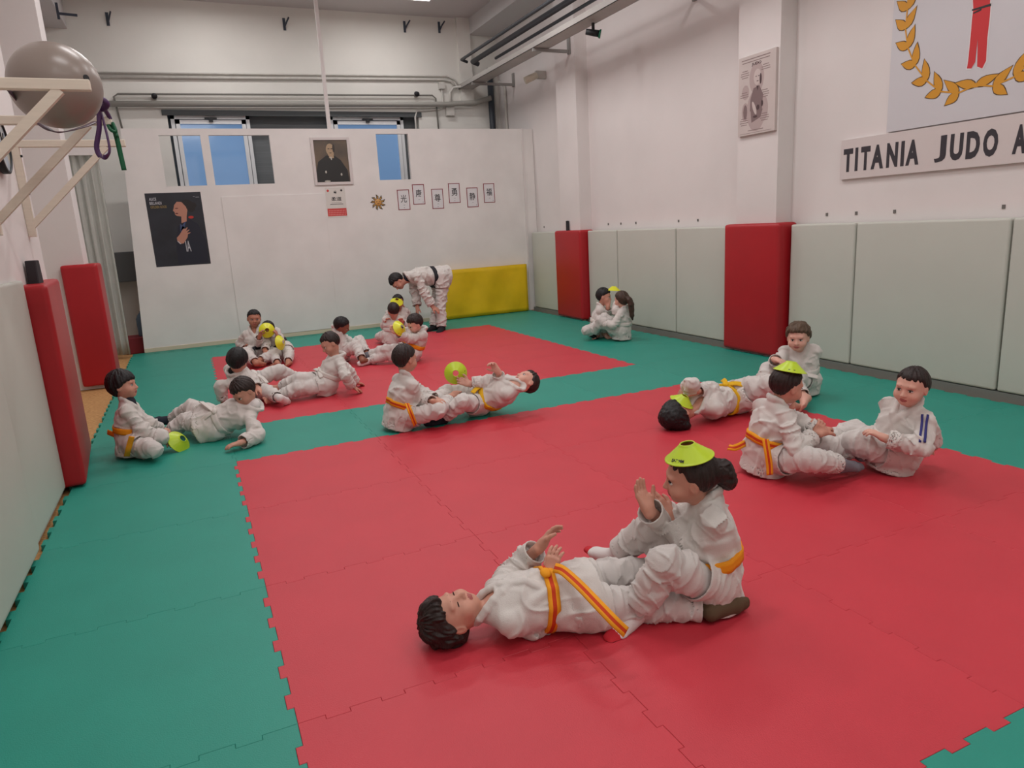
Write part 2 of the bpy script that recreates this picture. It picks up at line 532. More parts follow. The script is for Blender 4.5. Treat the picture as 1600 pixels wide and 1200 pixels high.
# black rubber pieces on top of two red pads
bm = bmesh.new()
box(bm, -0.045, 0.045, -0.02, 0.02, 0, 0.155)
for v in bm.verts:
    if v.co.z > 0.1: v.co.x *= 0.75
bevel_bm(bm, 0.004, 1)
ob = setp(obj('foam_block', bm, mat('black_foam', (48, 46, 50), 0.8), loc=(5.40, 9.78, 1.352)), 'small black foam block standing on the far right red pad', 'foam block', 'black foam blocks')
ob.rotation_euler.z = 1.2
o2 = ob.copy(); C.objects.link(o2)
o2.location = (-0.905, 5.40, 1.302); o2.rotation_euler.z = 1.5; o2.scale = (1.3, 1.5, 0.95)
o2['label'] = 'small black foam block standing on the near left red pad'

#FITTINGS
# ------------------------------------------------------------------ ceiling lamps
lm = mat('tube_glow', (255, 250, 242), 0.4, emit=6.0)
first = None
for x, y in LAMPS:
    t = empty('ceiling_lamp', (x, y, CEIL))
    setp(t, 'long white fluorescent lamp on the ceiling, ' + ('above the windows' if y > 11 else 'row at %.0f metres into the hall, %s side' % (y + 3, 'left' if x < 2 else 'right')), 'ceiling lamp', 'fluorescent lamps on the ceiling')
    if first is None:
        h = boxes('housing', [(-0.66, 0.66, -0.06, 0.06, -0.06, 0)], ALU, t, 0.006)
        g = tubes('tube', [([(-0.62, -0.03, -0.078), (0.62, -0.03, -0.078)], 0.014), ([(-0.62, 0.03, -0.078), (0.62, 0.03, -0.078)], 0.014)], lm, t)
        first = (h, g)
    else:
        for s in first:
            q = s.copy(); q.parent = t; C.objects.link(q)
    ld = bpy.data.lights.new('tube_light', 'AREA')
    ld.shape = 'RECTANGLE'; ld.size = 1.3; ld.size_y = 0.18
    ld.energy = TUBE_W * (0.62 if y > 11 else 1.45 if y > 8 else 1.1 if y > 2 else 0.7)
    ld.color = (1.0, 0.968, 0.962)
    lo = bpy.data.objects.new('tube_light', ld); C.objects.link(lo)
    lo.parent = t; lo.location = (0, 0, -0.11)

# ------------------------------------------------------------------ pipes, tray and fittings on the walls
def pipe(name, label, pts, r, m, cat='pipe', group=None, clips=()):
    o = tubes(name, [(pts, r)], m, n=12)
    return setp(o, label, cat, group)
yb = YB
pipe('conduit', 'thin grey conduit pair running high across the back wall', [(-1.4, yb - 0.03, 3.94), (4.55, yb - 0.03, 4.06), (4.7, yb - 0.03, 4.04), (4.76, yb - 0.03, 3.95)], 0.022, CONDU, 'conduit')
pipe('conduit', 'second grey conduit just above the long one on the back wall', [(-1.4, yb - 0.03, 4.0), (4.62, yb - 0.03, 4.12), (4.78, yb - 0.03, 4.06), (4.83, yb - 0.03, 3.96)], 0.014, CONDU, 'conduit')
pipe('pipe', 'thick grey pipe running above the windows of the back wall', [(-0.75, yb - 0.09, 3.57), (4.6, yb - 0.09, 3.64), (5.1, yb - 0.12, 3.67), (5.38, yb - 0.2, 3.74)], 0.045, mat('grey_pipe', (158, 156, 150), 0.5), 'pipe')
pipe('conduit', 'thin dark conduit over the thick pipe that drops behind the partition', [(-0.6, yb - 0.05, 3.0), (-0.66, yb - 0.05, 3.68), (-0.6, yb - 0.05, 3.72), (4.32, yb - 0.05, 3.79), (4.38, yb - 0.05, 3.74), (4.4, yb - 0.05, 2.6)], 0.014, mat('conduit_dark', (120, 118, 112), 0.5), 'conduit')
for k, (px, py) in enumerate(((690, 134), (703, 174))):
    p = on_ax(px, py, 1, yb - 0.04)
    s = 0.055 if k == 0 else 0.075
    t = boxes('junction_box', [(-s, s, -0.03, 0.035, -s, s)], CONDU, None, 0.006, loc=tuple(p))
    setp(t, 'square grey junction box on the back wall, ' + ('upper of the two, by the conduit ends' if k == 0 else 'lower of the two, larger'), 'junction box')
p = on_ax(690, 134, 1, yb - 0.04); q = on_ax(703, 174, 1, yb - 0.04)
pipe('conduit', 'short grey conduit joining the two junction boxes', [(p[0] + .0, yb - 0.03, p[2] - .05), (p[0] + .01, yb - 0.03, q[2] + 0.06), (p[0] - .1, yb - .03, q[2] + 0.03), (4.02, yb - 0.03, q[2]), (3.98, yb - .03, q[2] - .1), (3.98, yb - 0.03, 2.6)], 0.016, CONDU, 'conduit')
pipe('conduit', 'grey conduit rising from the lower junction box to the cable tray', [(q[0] + .02, yb - 0.03, q[2] + .07), (q[0] + .03, yb - 0.03, 3.85), (q[0] + .1, yb - 0.05, 3.93), (4.9, yb - 0.2, 3.93)], 0.022, CONDU, 'conduit')
# cable tray along the right side
ct = empty('cable_tray', (4.95, 12.5, 3.9))
bm = bmesh.new()
Y1, Y2 = yb - 0.02, -2.5
box(bm, -0.125, 0.125, Y2 - 12.5, Y1 - 12.5, 0, 0.006)
box(bm, -0.125, -0.118, Y2 - 12.5, Y1 - 12.5, 0, 0.075)
box(bm, 0.118, 0.125, Y2 - 12.5, Y1 - 12.5, 0, 0.075)
obj('tray', bm, mat('tray_zinc', (176, 172, 168), 0.45, metal=0.1, var=0.08, vscale=3), ct)
for y in (11.9, 9.55, 7.0, 4.4, 1.6):
    bm = bmesh.new()
    xw = (XP if 9.4 < y < 10.05 else XR) - 4.95
    box(bm, -0.13, xw, y - 12.52, y - 12.48, -0.045, -0.005)
    box(bm, xw - 0.03, xw, y - 12.53, y - 12.47, -0.06, 0.16)
    obj('wall_bracket', bm, GREYM, ct)
setp(ct, 'long grey metal cable tray running under the ceiling along the right wall', 'cable tray')
for k, (x, z, r, t) in enumerate(((4.72, 4.28, 0.024, 'topmost, thin'), (4.86, 4.22, 0.04, 'thick, middle one'), (4.98, 4.13, 0.022, 'thin, nearest the cable tray'))):
    y1 = (12.05, 11.9, 11.2)[k]
    pipe('pipe', 'dark pipe running along above the cable tray, ' + t, [(x, -2.5, z), (x, y1, z)] + ([(x + 0.12, y1 + 0.05, z - 0.02)] if k < 2 else []), r, DKPIPE, 'pipe', 'dark pipes above the cable tray')
pipe('pipe', 'vertical dark pipe in the far right corner rising to the cable tray', [(5.40, yb - 0.15, 2.2), (5.40, yb - 0.15, 4.25)], 0.055, mat('anthracite_pipe', (52, 58, 66), 0.4), 'pipe')
pipe('pipe', 'thin white vertical pipe beside the dark corner pipe', [(5.50, yb - 0.1, 2.2), (5.50, yb - 0.1, 4.1)], 0.018, CONDU)
pipe('pipe', 'white vertical pipe bending to the right wall in the far corner', [(5.59, yb - 0.35, 2.2), (5.59, yb - 0.35, 3.9), (5.5, yb - 0.3, 4.0)], 0.025, CONDU)
# white post from partition top to ceiling
setp(boxes('post', [(2.19, 2.24, YP + 0.0, YP + 0.05, 3.055, CEIL)], WALL), 'thin white post rising from the partition to the ceiling', 'post')

# black hook brackets and small black lamps on the back wall
for px, py, t in ((168, 30, 'leftmost on the white wall'), (444, 38, 'left of the white post'), (632, 42, 'third from the left'), (686, 43, 'rightmost')):
    p = on_ax(px, py, 1, yb)
    bm = bmesh.new()
    box(bm, -0.02, 0.02, -0.012, 0, -0.09, 0.09)
    beam_between(bm, (0.01, -0.01, -0.02), (0.06, -0.14, 0.07), 0.018, 0.018)
    beam_between(bm, (0.0, -0.01, -0.06), (0.02, -0.08, 0.0), 0.014, 0.014)
    setp(obj('wall_hook', bm, mat('hook_steel', (70, 76, 88), 0.4, metal=0.4), loc=tuple(p)), 'dark metal hook bracket high on the back wall, ' + t, 'hook', 'hooks high on the back wall')
p = on_ax(104, 18, 1, 11.6)
bm = bmesh.new()
box(bm, -0.015, 0.015, -0.012, 0.012, -0.1, 0.1)
beam_between(bm, (0.0, 0, -0.03), (0.22, 0, -0.04), 0.02, 0.03)
p[0] = -1.095
setp(obj('wall_hook', bm, mat('hook_steel', (70, 76, 88)), loc=tuple(p)), 'dark metal bracket on the side of the grey ceiling beam at top left', 'hook', 'hooks high on the back wall')
for px, py, t in ((241, 149, 'left'), (650, 146, 'right')):
    p = on_ax(px, py, 1, yb - 0.06)
    e = empty('spot_lamp', tuple(p))
    bm = bmesh.new(); lathe(bm, [(0.0, 0), (0.035, 0.0), (0.042, 0.07), (0.0, 0.065)], 16, rot=Matrix.Rotation(1.9, 3, 'X'))
    obj('lamp_head', bm, BLACK, e)
    boxes('mount', [(-0.02, 0.02, 0.0, 0.06, -0.05, -0.01)], GREYM, e)
    setp(e, 'small black spot lamp on the back wall above the %s window' % t, 'spot lamp', 'small spot lamps')
# white spot and black spot on the right wall
p = on_ax(835, 121, 0, 5.42)
e = empty('spot_lamp', tuple(p))
bm = bmesh.new(); tube(bm, [(0.03, -0.03, 0.03), (-0.16, 0.02, -0.05)], [0.05, 0.055], 18)
obj('lamp_head', bm, mat('cream_lamp', (214, 205, 188), 0.5), e)
boxes('mount', [(0.02, 0.2, -0.03, 0.03, -0.02, 0.10)], mat('mount_grey', (178, 172, 166)), e, 0.01)
setp(e, 'white cylindrical spot lamp on the right wall left of the far pillar', 'spot lamp')
p = on_ax(927, 52, 0, 5.0)
e = empty('spot_lamp', tuple(p))
bm = bmesh.new(); tube(bm, [(-0.07, 0.06, 0.03), (0.07, -0.03, -0.01)], [0.035, 0.042], 18); obj('lamp_head', bm, BLACK, e)
bm = bmesh.new(); tube(bm, [(0.068, -0.029, -0.009), (0.085, -0.04, -0.014)], [0.052, 0.054], 18); obj('lens', bm, mat('green_lens', (20, 110, 80), 0.2), e)
boxes('mount', [(-0.015, 0.015, -0.012, 0.012, 0.02, 0.12)], BLACK, e)
setp(e, 'small black spot lamp with green lens hanging under the cable tray', 'spot lamp')

# ------------------------------------------------------------------ left wall: shelf brackets, ball, bands, clock
XW = XL
for y, t in ((3.75, 'nearest the camera'), (4.75, 'the middle one'), (5.75, 'farthest, over the red pad')):
    e = empty('shelf_bracket', (XW, y, 0))
    bm = bmesh.new(); box(bm, 0.0, 0.67, -0.022, 0.022, 2.175, 2.22); bevel_bm(bm, 0.003, 1); obj('arm', bm, WOODC, e)
    bm = bmesh.new(); box(bm, 0.0, 0.045, -0.022, 0.022, 1.6, 2.175); bevel_bm(bm, 0.003, 1); obj('post', bm, WOODC, e)
    bm = bmesh.new(); beam_between(bm, (0.03, 0, 1.67), (0.55, 0, 2.178), 0.04, 0.04); obj('brace', bm, WOODC, e)
    bm = bmesh.new()
    for z in (1.68, 1.88, 2.12): tube(bm, [(0.045, -0.01, z), (0.056, -0.01, z)], 0.008, 8)
    obj('screws', bm, BLACK, e)
    setp(e, 'cream wooden shelf bracket with diagonal brace on the left wall, ' + t, 'shelf bracket', 'wooden brackets on the left wall')
bc = on_ax(87, 134, 1, 4.30)
R0 = 0.205
bm = bmesh.new()
bmesh.ops.create_uvsphere(bm, u_segments=64, v_segments=40, radius=R0)
bmesh.ops.rotate(bm, verts=bm.verts, matrix=Matrix.Rotation(0.9, 3, 'Y'))
for v in bm.verts: v.co.z *= 0.97
ball = obj('exercise_ball', bm, mat('grey_rubber_ball', (142, 130, 122), 0.32, var=0.03, vscale=5, spec=0.5), loc=tuple(bc), smooth=True)
pv = (on_ax(138, 121, 1, 4.15) - bc); pv = pv / np.linalg.norm(pv)
bm = bmesh.new(); tube(bm, [tuple(pv * (R0 - 0.006)), tuple(pv * (R0 + 0.004))], [0.017, 0.015], 16)
obj('valve_plug', bm, mat('plug_black', (40, 42, 44), 0.5), ball)
setp(ball, 'large grey exercise ball resting up on the wooden wall brackets', 'exercise ball')
PURP = mat('purple_rubber', (82, 52, 96), 0.5)
DPUR = mat('brown_purple_rubber', (96, 74, 88), 0.5)
def strip(bm, pts, w, nrm, t=0.004, rows=1, mis=(0,)):
    """flat band along pts, width w, facing nrm (vector or list)"""
    pts = [Vector(p) for p in pts]
    L = []
    for i, p in enumerate(pts):
        d = (pts[min(i + 1, len(pts) - 1)] - pts[max(i - 1, 0)]).normalized()
        n = Vector(nrm[i] if isinstance(nrm, list) else nrm)
        s = d.cross(n)
        s = s.normalized() if s.length > 1e-6 else frame_of(d)[0]
        n = s.cross(d).normalized()
        top = [bm.verts.new(p + s * (w * (k / rows - 0.5)) + n * t / 2) for k in range(rows + 1)]
        bot = [bm.verts.new(p + s * (w * (k / rows - 0.5)) - n * t / 2) for k in range(rows + 1)]
        L.append((top, bot))
    for (a, b), (c, d2) in zip(L, L[1:]):
        for k in range(rows):
            f = bm.faces.new((a[k], a[k + 1], c[k + 1], c[k])); f.material_index = mis[k]; f.smooth = True
            f = bm.faces.new((b[k + 1], b[k], d2[k], d2[k + 1])); f.material_index = mis[k]; f.smooth = True
        f = bm.faces.new((a[0], c[0], d2[0], b[0])); f.material_index = mis[0]
        f = bm.faces.new((a[rows], b[rows], d2[rows], c[rows])); f.material_index = mis[-1]
    for (a, b) in (L[0], L[-1]):
        for k in range(rows):
            bm.faces.new((a[k], a[k + 1], b[k + 1], b[k])).material_index = mis[k]
def spline(pts, n=8):
    P = [Vector(p) for p in pts]
    P = [P[0] * 2 - P[1]] + P + [P[-1] * 2 - P[-2]]
    out = []
    for i in range(1, len(P) - 2):
        for k in range(n):
            t = k / n
            a, b, c, d = P[i - 1:i + 3]
            out.append(0.5 * ((2 * b) + (c - a) * t + (2 * a - 5 * b + 4 * c - d) * t * t + (3 * b - a - 3 * c + d) * t ** 3))
    out.append(P[-2])
    return out
def A(px, py, y): return tuple(on_ax(px, py, 1, y))
bm = bmesh.new()
strip(bm, spline([A(-30, 90, 3.72), A(0, 125, 4.0), A(30, 160, 4.3), A(48, 182, 4.6)]), 0.035, (1, -0.5, 0.3))
strip(bm, spline([A(48, 182, 4.6), A(85, 206, 4.4), A(125, 200, 4.5), A(150, 190, 4.72)]), 0.035, (0, 0, 1))
setp(obj('elastic_band', bm, DPUR), 'dark purple elastic band slung under the grey ball', 'elastic band')
bm = bmesh.new()
tube(bm, spline([A(152, 140, 4.6), A(156, 158, 4.62), A(168, 178, 4.72), A(172, 186, 4.74)]), 0.012, 8)
tube(bm, spline([A(150, 160, 4.6), A(160, 156, 4.55), A(167, 163, 4.56), A(160, 170, 4.6), A(151, 166, 4.6)]), 0.016, 8)
strip(bm, spline([A(154, 168, 4.58), A(155, 200, 4.58), A(151, 230, 4.58), A(158, 245, 4.58), A(168, 243, 4.58), A(171, 230, 4.58), A(162, 190, 4.6), A(156, 170, 4.6)]), 0.028, [(math.cos(i * 0.05), -1, 0) if i < 24 else (1, -0.25, 0.2) for i in range(57)])
bmesh.ops.recalc_face_normals(bm, faces=bm.faces)
setp(obj('elastic_band', bm, PURP), 'purple elastic band knotted on the middle bracket, its loop hanging down', 'elastic band')
bm = bmesh.new()
strip(bm, spline([A(170, 193, 4.78), A(178, 202, 4.72), A(183, 218, 4.72), A(188, 240, 4.72), A(194, 266, 4.72)]), 0.026, (0.3, -1, 0))
tube(bm, spline([A(168, 194, 4.75), A(173, 203, 4.7), A(181, 205, 4.7), A(176, 192, 4.72), A(183, 214, 4.7)]), 0.009, 8)
setp(obj('elastic_band', bm, mat('green_rubber', (14, 92, 58), 0.5)), 'green elastic band hanging from the tip of the middle bracket', 'elastic band')
# clock
cp = on_ax(18, 236, 0, XL + 0.05)
ce = empty('wall_clock', (XL, cp[1] - 0.16, cp[2] + 0.01))
R90 = Matrix.Rotation(math.pi / 2, 3, 'Y')
bm = bmesh.new(); lathe(bm, [(0.0, 0.0), (0.15, 0.0), (0.16, 0.012), (0.16, 0.045), (0.148, 0.05), (0.146, 0.04)], 48, rot=R90); obj('clock_rim', bm, BLACK, ce)
bm = bmesh.new(); lathe(bm, [(0.147, 0.038), (0.0, 0.0385)], 48, rot=R90); obj('clock_face', bm, mat('pale_blue_dial', (176, 190, 205), 0.25, rgb2=(214, 204, 180), vscale=6), ce)
bm = bmesh.new(); beam_between(bm, (0.041, 0, 0), (0.041, 0.05, 0.08), 0.006, 0.002); beam_between(bm, (0.041, 0, 0), (0.041, -0.03, 0.1), 0.006, 0.002); obj('clock_hands', bm, BLACK, ce)
setp(ce, 'round wall clock with black rim and pale blue dial on the left wall', 'clock')

# curtain, rail, things in the gap behind
bm = bmesh.new()
n = 60
cols = []
for i in range(n + 1):
    f = i / n
    row = []
    for j in range(14):
        g = j / 13
        x = -1.36 + f * 0.47 - 0.03 * (1 - g) * f
        y = YP - 0.12 + 0.035 * math.sin(f * 30 + 0.5 * math.sin(g * 3)) + 0.01 * math.sin(f * 70)
        row.append(bm.verts.new((x, y, 0.02 + g * 2.68)))
    cols.append(row)
for a, b in zip(cols, cols[1:]):
    for j in range(13):
        f = bm.faces.new((a[j], b[j], b[j + 1], a[j + 1])); f.smooth = True
g = bmesh.ops.solidify(bm, geom=list(bm.faces), thickness=0.004)
setp(obj('curtain', bm, mat('white_curtain', (238, 238, 232), 0.8, var=0.05, vscale=3)), 'long white pleated curtain hanging left of the partition', 'curtain')
setp(boxes('curtain_rail', [(-1.45, -0.8, YP - 0.15, YP - 0.09, 2.7, 2.82)], WALL), 'white curtain rail box above the white curtain', 'curtain rail')
setp(boxes('door_1', [(-1.42, -1.12, 9.36, 9.40, 0.0, 2.2)], WALL), kind='structure')
setp(boxes('cabinet', [(-1.2, 0.3, YB - 0.45, YB - 0.02, 0.98, 1.42)], mat('dark_grey_cabinet', (92, 92, 92), 0.6), None, 0.01), 'dark grey wall cabinet seen in the gap between curtain and partition', 'cabinet')
setp(boxes('low_step', [(-1.0, -0.3, 11.5, 11.9, -0.03, 0.2)], mat('dark_red_board', (128, 40, 48), 0.7), None, 0.01), 'dark red low box on the floor behind the partition gap', 'box')
bm = bmesh.new()
lathe(bm, [(0.0, 0.2), (0.075, 0.2), (0.08, 0.23), (0.08, 0.45), (0.06, 0.5), (0.022, 0.54), (0.022, 0.56), (0, 0.56)], 24)
bo = setp(obj('water_bottle', bm, mat('blue_bottle_plastic', (108, 130, 150), 0.15, trans=0.3), loc=(-0.74, 11.66, 0.003)), 'large blue water bottle on the dark red box behind the gap, left one', 'bottle', 'water bottles behind the gap')
b2 = bo.copy(); C.objects.link(b2); b2.location.x = -0.55; b2.location.y = 11.72; b2['label'] = 'large blue water bottle on the dark red box behind the gap, right one'

#SIGNS
# ------------------------------------------------------------------ pictures and signs
PB = Plane((0, YP, 0), (1, 0, 0), (0, 0, 1))           # partition face, normal toward -Y
def sheet(name, pl, x0, x1, y0, y1, m, label, cat, t=0.003, group=None, parent=None, d0=0.0):
    bm = bmesh.new()
    pl.rect(bm, x0, x1, y0, y1, d0 + t, t)
    o = obj(name, bm, m, parent)
    if label: setp(o, label, cat, group)
    return o
def shapes(name, pl, parent, m, lst, d):
    bm = bmesh.new()
    for k, s in enumerate(lst):
        dd = d + k * 0.00005
        if s[0] == 'e': pl.ell(bm, *s[1:5], d=dd, ang=s[5] if len(s) > 5 else 0)
        elif s[0] == 'r': pl.rect(bm, *s[1:5], d=dd)
        else: pl.poly(bm, s[1], d=dd)
    return obj(name, bm, m, parent)
SKIN_P = mat('printed_skin', (186, 132, 112), 0.6)
# dark poster of an athlete
po = sheet('poster', PB, -0.42, 0.295, 1.19, 2.2, mat('poster_night', (48, 50, 58), 0.5, rgb2=(40, 42, 48), vscale=4), 'dark poster of a laughing person with hand on chest, on the partition', 'poster')
shapes('jacket_print', PB, po, mat('poster_navy', (34, 37, 50), 0.5), [('p', [(-0.13, 1.21), (0.26, 1.21), (0.27, 1.55), (0.2, 1.76), (0.1, 1.83), (0.02, 1.79), (-0.06, 1.74), (-0.12, 1.5)])], 0.0034)
shapes('hair_print', PB, po, mat('poster_hair', (40, 36, 36), 0.5), [('e', 0.09, 2.03, 0.085, 0.07), ('e', 0.14, 1.98, 0.055, 0.055), ('e', 0.17, 2.02, 0.05, 0.04)], 0.0036)
shapes('face_print', PB, po, SKIN_P, [('p', [(-0.01, 1.78), (0.0, 1.87), (-0.055, 1.88), (-0.075, 1.9), (-0.078, 1.935), (-0.095, 1.955), (-0.08, 1.99), (-0.07, 2.03), (-0.03, 2.075), (0.03, 2.07), (0.08, 2.0), (0.085, 1.93), (0.07, 1.87), (0.06, 1.8)]), ('e', 0.075, 1.955, 0.016, 0.028)], 0.004)
shapes('smile_print', PB, po, mat('print_dark_red', (92, 42, 42)), [('e', -0.052, 1.915, 0.02, 0.008), ('e', -0.045, 1.985, 0.022, 0.006)], 0.0045)
shapes('hand_print', PB, po, SKIN_P, [('p', [(-0.1, 1.53), (-0.07, 1.49), (-0.02, 1.5), (0.04, 1.58), (0.05, 1.62), (0.045, 1.66), (0.03, 1.7), (0.0, 1.7), (-0.06, 1.62), (-0.1, 1.58)]), ('e', 0.035, 1.69, 0.035, 0.009, 0.9), ('e', 0.05, 1.665, 0.035, 0.009, 0.6), ('e', 0.058, 1.635, 0.032, 0.009, 0.3)], 0.0046)
shapes('scarf_print', PB, po, mat('print_blue', (70, 84, 120)), [('p', [(-0.03, 1.77), (0.02, 1.72), (0.05, 1.8), (0.03, 1.79), (0.0, 1.75), (-0.02, 1.65), (-0.04, 1.66)])], 0.0042)
shapes('ribbon_print', PB, po, mat('print_red', (190, 58, 52)), [('e', 0.125, 1.855, 0.035, 0.018)], 0.0042)
shapes('bracelet_print', PB, po, mat('print_white', (190, 190, 196)), [('p', [(-0.1, 1.53), (-0.09, 1.535), (-0.055, 1.495), (-0.065, 1.488)])], 0.005)
TXW = mat('print_white', (190, 190, 196))
text_part('lettering', 'ALICE', PB, -0.375, -0.285, 2.10, 2.14, TXW, po, 0.0045, 0.02)
text_part('lettering', 'BELLANDI', PB, -0.375, -0.225, 2.045, 2.085, TXW, po, 0.0045, 0.02)
text_part('lettering', 'GOLDEN GOOD', PB, -0.37, -0.165, 1.995, 2.03, mat('print_gold', (150, 128, 78)), po, 0.0045, 0.02)
text_part('lettering', 'IA', PB, 0.0, 0.065, 1.38, 1.53, TXW, po, 0.0045, 0.015)
text_part('lettering', '~ ......', PB, 0.19, 0.27, 2.125, 2.14, TXW, po, 0.0045, 0.03)
# framed portrait
e = empty('framed_portrait', (2.19, YP, 2.58))
def rel(o):
    o.parent = e
    o.matrix_parent_inverse = Matrix.Translation(e.location).inverted()
    return o
rel(boxes('picture_frame', [(1.905, 1.945, YP - 0.025, YP - 0.001, 2.24, 2.93), (2.445, 2.485, YP - 0.025, YP - 0.001, 2.24, 2.93), (1.945, 2.445, YP - 0.025, YP - 0.001, 2.24, 2.28), (1.945, 2.445, YP - 0.025, YP - 0.001, 2.89, 2.93)], mat('silver_white_frame', (214, 206, 204), 0.4), None, 0.003))
P2 = PB
pic = rel(sheet('photo_print', P2, 1.945, 2.445, 2.28, 2.89, mat('portrait_ground', (78, 74, 70), 0.35, rgb2=(116, 100, 84), vscale=2.5), None, None, 0.008))
for nm, m, l, d in (('suit_print', mat('portrait_suit', (48, 48, 48), 0.35), [('p', [(1.95, 2.285), (2.43, 2.285), (2.42, 2.45), (2.33, 2.6), (2.25, 2.66), (2.12, 2.67), (1.99, 2.58), (1.95, 2.45)])], 0.0085),
                    ('face_print', mat('portrait_face', (176, 152, 124), 0.35), [('e', 2.185, 2.755, 0.062, 0.085), ('e', 2.19, 2.69, 0.045, 0.045), ('r', 2.16, 2.23, 2.63, 2.7)], 0.009),
                    ('hair_print', mat('portrait_hair', (66, 60, 56), 0.35), [('e', 2.238, 2.77, 0.018, 0.06), ('e', 2.163, 2.765, 0.016, 0.006), ('e', 2.208, 2.765, 0.016, 0.006), ('e', 2.186, 2.705, 0.02, 0.005)], 0.0095),
                    ('collar_print', mat('portrait_collar', (190, 186, 176), 0.35), [('p', [(2.165, 2.65), (2.19, 2.6), (2.2, 2.61), (2.2, 2.65)]), ('e', 2.09, 2.43, 0.013, 0.02), ('e', 2.32, 2.39, 0.013, 0.02), ('e', 2.1, 2.295, 0.045, 0.012)], 0.0095)):
    o = shapes(nm, P2, None, m, l, d); rel(o)
setp(e, 'framed dark portrait of an old person in a suit, hanging on the partition', 'framed picture')
# calendar sheet
ca = sheet('calendar', PB, 2.045, 2.345, 1.75, 2.2, mat('calendar_paper', (216, 212, 206), 0.7), 'white wall calendar with red lower block under the framed portrait', 'calendar')
shapes('red_block', PB, ca, mat('calendar_red', (206, 74, 72)), [('r', 2.05, 2.34, 1.775, 1.89)], 0.0035)
shapes('red_dot', PB, ca, mat('calendar_red', (206, 74, 72)), [('e', 2.085, 2.155, 0.018, 0.018)], 0.0035)
INK = mat('black_ink', (52, 50, 52), 0.6)
shapes('emblem', PB, ca, INK, [('e', 2.29, 2.155, 0.016, 0.016), ('p', [(2.17, 2.12), (2.21, 2.11), (2.215, 2.15), (2.205, 2.13), (2.198, 2.165), (2.19, 2.13), (2.178, 2.155)])], 0.0035)
text_part('lettering', '柔道', PB, 2.125, 2.28, 2.0, 2.06, INK, ca, 0.0035, 0.012)
shapes('text_line', PB, ca, INK, [('r', 2.1, 2.3, 1.948, 1.956), ('r', 2.12, 2.28, 1.972, 1.975)], 0.0035)
for k in range(3):
    shapes('date_marks', PB, ca, mat('calendar_pink', (228, 150, 146)), [('r', 2.07 + 0.024 * i, 2.082 + 0.024 * i, 1.79 + 0.03 * k, 1.805 + 0.03 * k) for i in range(11)], 0.0038)
# sun ornament
se = Vector((2.845, YP - 0.002, 1.955))
PS = Plane(se, (1, 0, 0), (0, 0, 1))
bm = bmesh.new(); bmesh.ops.create_uvsphere(bm, u_segments=24, v_segments=12, radius=0.055)
for v in bm.verts: v.co.y *= 0.3
sun = obj('sun_ornament', bm, mat('gold_ceramic', (206, 152, 84), 0.4), loc=tuple(se), smooth=True)
for v in ():
    pass
PL0 = Plane((0, 0, 0), (1, 0, 0), (0, 0, 1))
bm = bmesh.new(); bm2 = bmesh.new()
for k in range(9):
    t = 2 * math.pi * k / 9 + 0.25
    def R(r, a): return (r * math.cos(t + a), r * math.sin(t + a))
    PL0.poly(bm, [R(0.05, -0.3), R(0.095, -0.22), R(0.125, 0.12), R(0.092, 0.14), R(0.05, 0.3)], 0.006, 0.006)
    PL0.poly(bm2, [R(0.055, -0.15), R(0.088, -0.1), R(0.105, 0.03), R(0.085, 0.04), R(0.055, 0.15)], 0.0075, 0.001)
obj('rays', bm, mat('dark_ray', (66, 58, 48), 0.5), sun)
obj('ray_inlay', bm2, mat('gold_ray', (196, 150, 80), 0.4), sun)
bm = bmesh.new(); PL0.ell(bm, -0.02, 0.012, 0.008, 0.005, 0.0175); PL0.ell(bm, 0.02, 0.012, 0.008, 0.005, 0.0175); PL0.ell(bm, 0, -0.02, 0.018, 0.004, 0.0175)
obj('face_lines', bm, mat('dark_ray', (66, 58, 48)), sun)
setp(sun, 'gold sun ornament with nine curled rays on the partition', 'wall ornament')
# six kanji cards
for i, (x0, z1, ch) in enumerate(((3.165, 2.135, '光'), (3.42, 2.21, '康'), (3.735, 2.13, '尊'), (4.03, 2.21, '勇'), (4.345, 2.13, '静'), (4.65, 2.19, '福'))):
    z0, x1 = z1 - 0.315, x0 + 0.2
    posn = ['first from the left, beside the sun', 'second from the left, set high', 'third from the left, set low', 'fourth from the left, set high', 'fifth from the left, set low', 'last on the right'][i]
    cd = sheet('kanji_card', PB, x0, x1, z0, z1, mat('card_border_red', (136, 48, 58), 0.6), 'white card with dark red border and character %s, %s' % (ch, posn), 'card', 0.002, 'character cards on the partition')
    shapes('card_paper', PB, cd, mat('card_paper', (222, 220, 222), 0.7), [('r', x0 + 0.012, x1 - 0.012, z0 + 0.012, z1 - 0.012)], 0.0026)
    text_part('character', ch, PB, x0 + 0.05, x0 + 0.15, z0 + 0.115, z0 + 0.235, INK, cd, 0.003, 0.008)
    shapes('seal', PB, cd, INK, [('e', x0 + (0.1 if i in (0, 2, 3) else 0.165), z0 + 0.035, 0.006, 0.005), ('r', x0 + 0.09, x0 + 0.115, z0 + 0.075, z0 + 0.079)], 0.003)
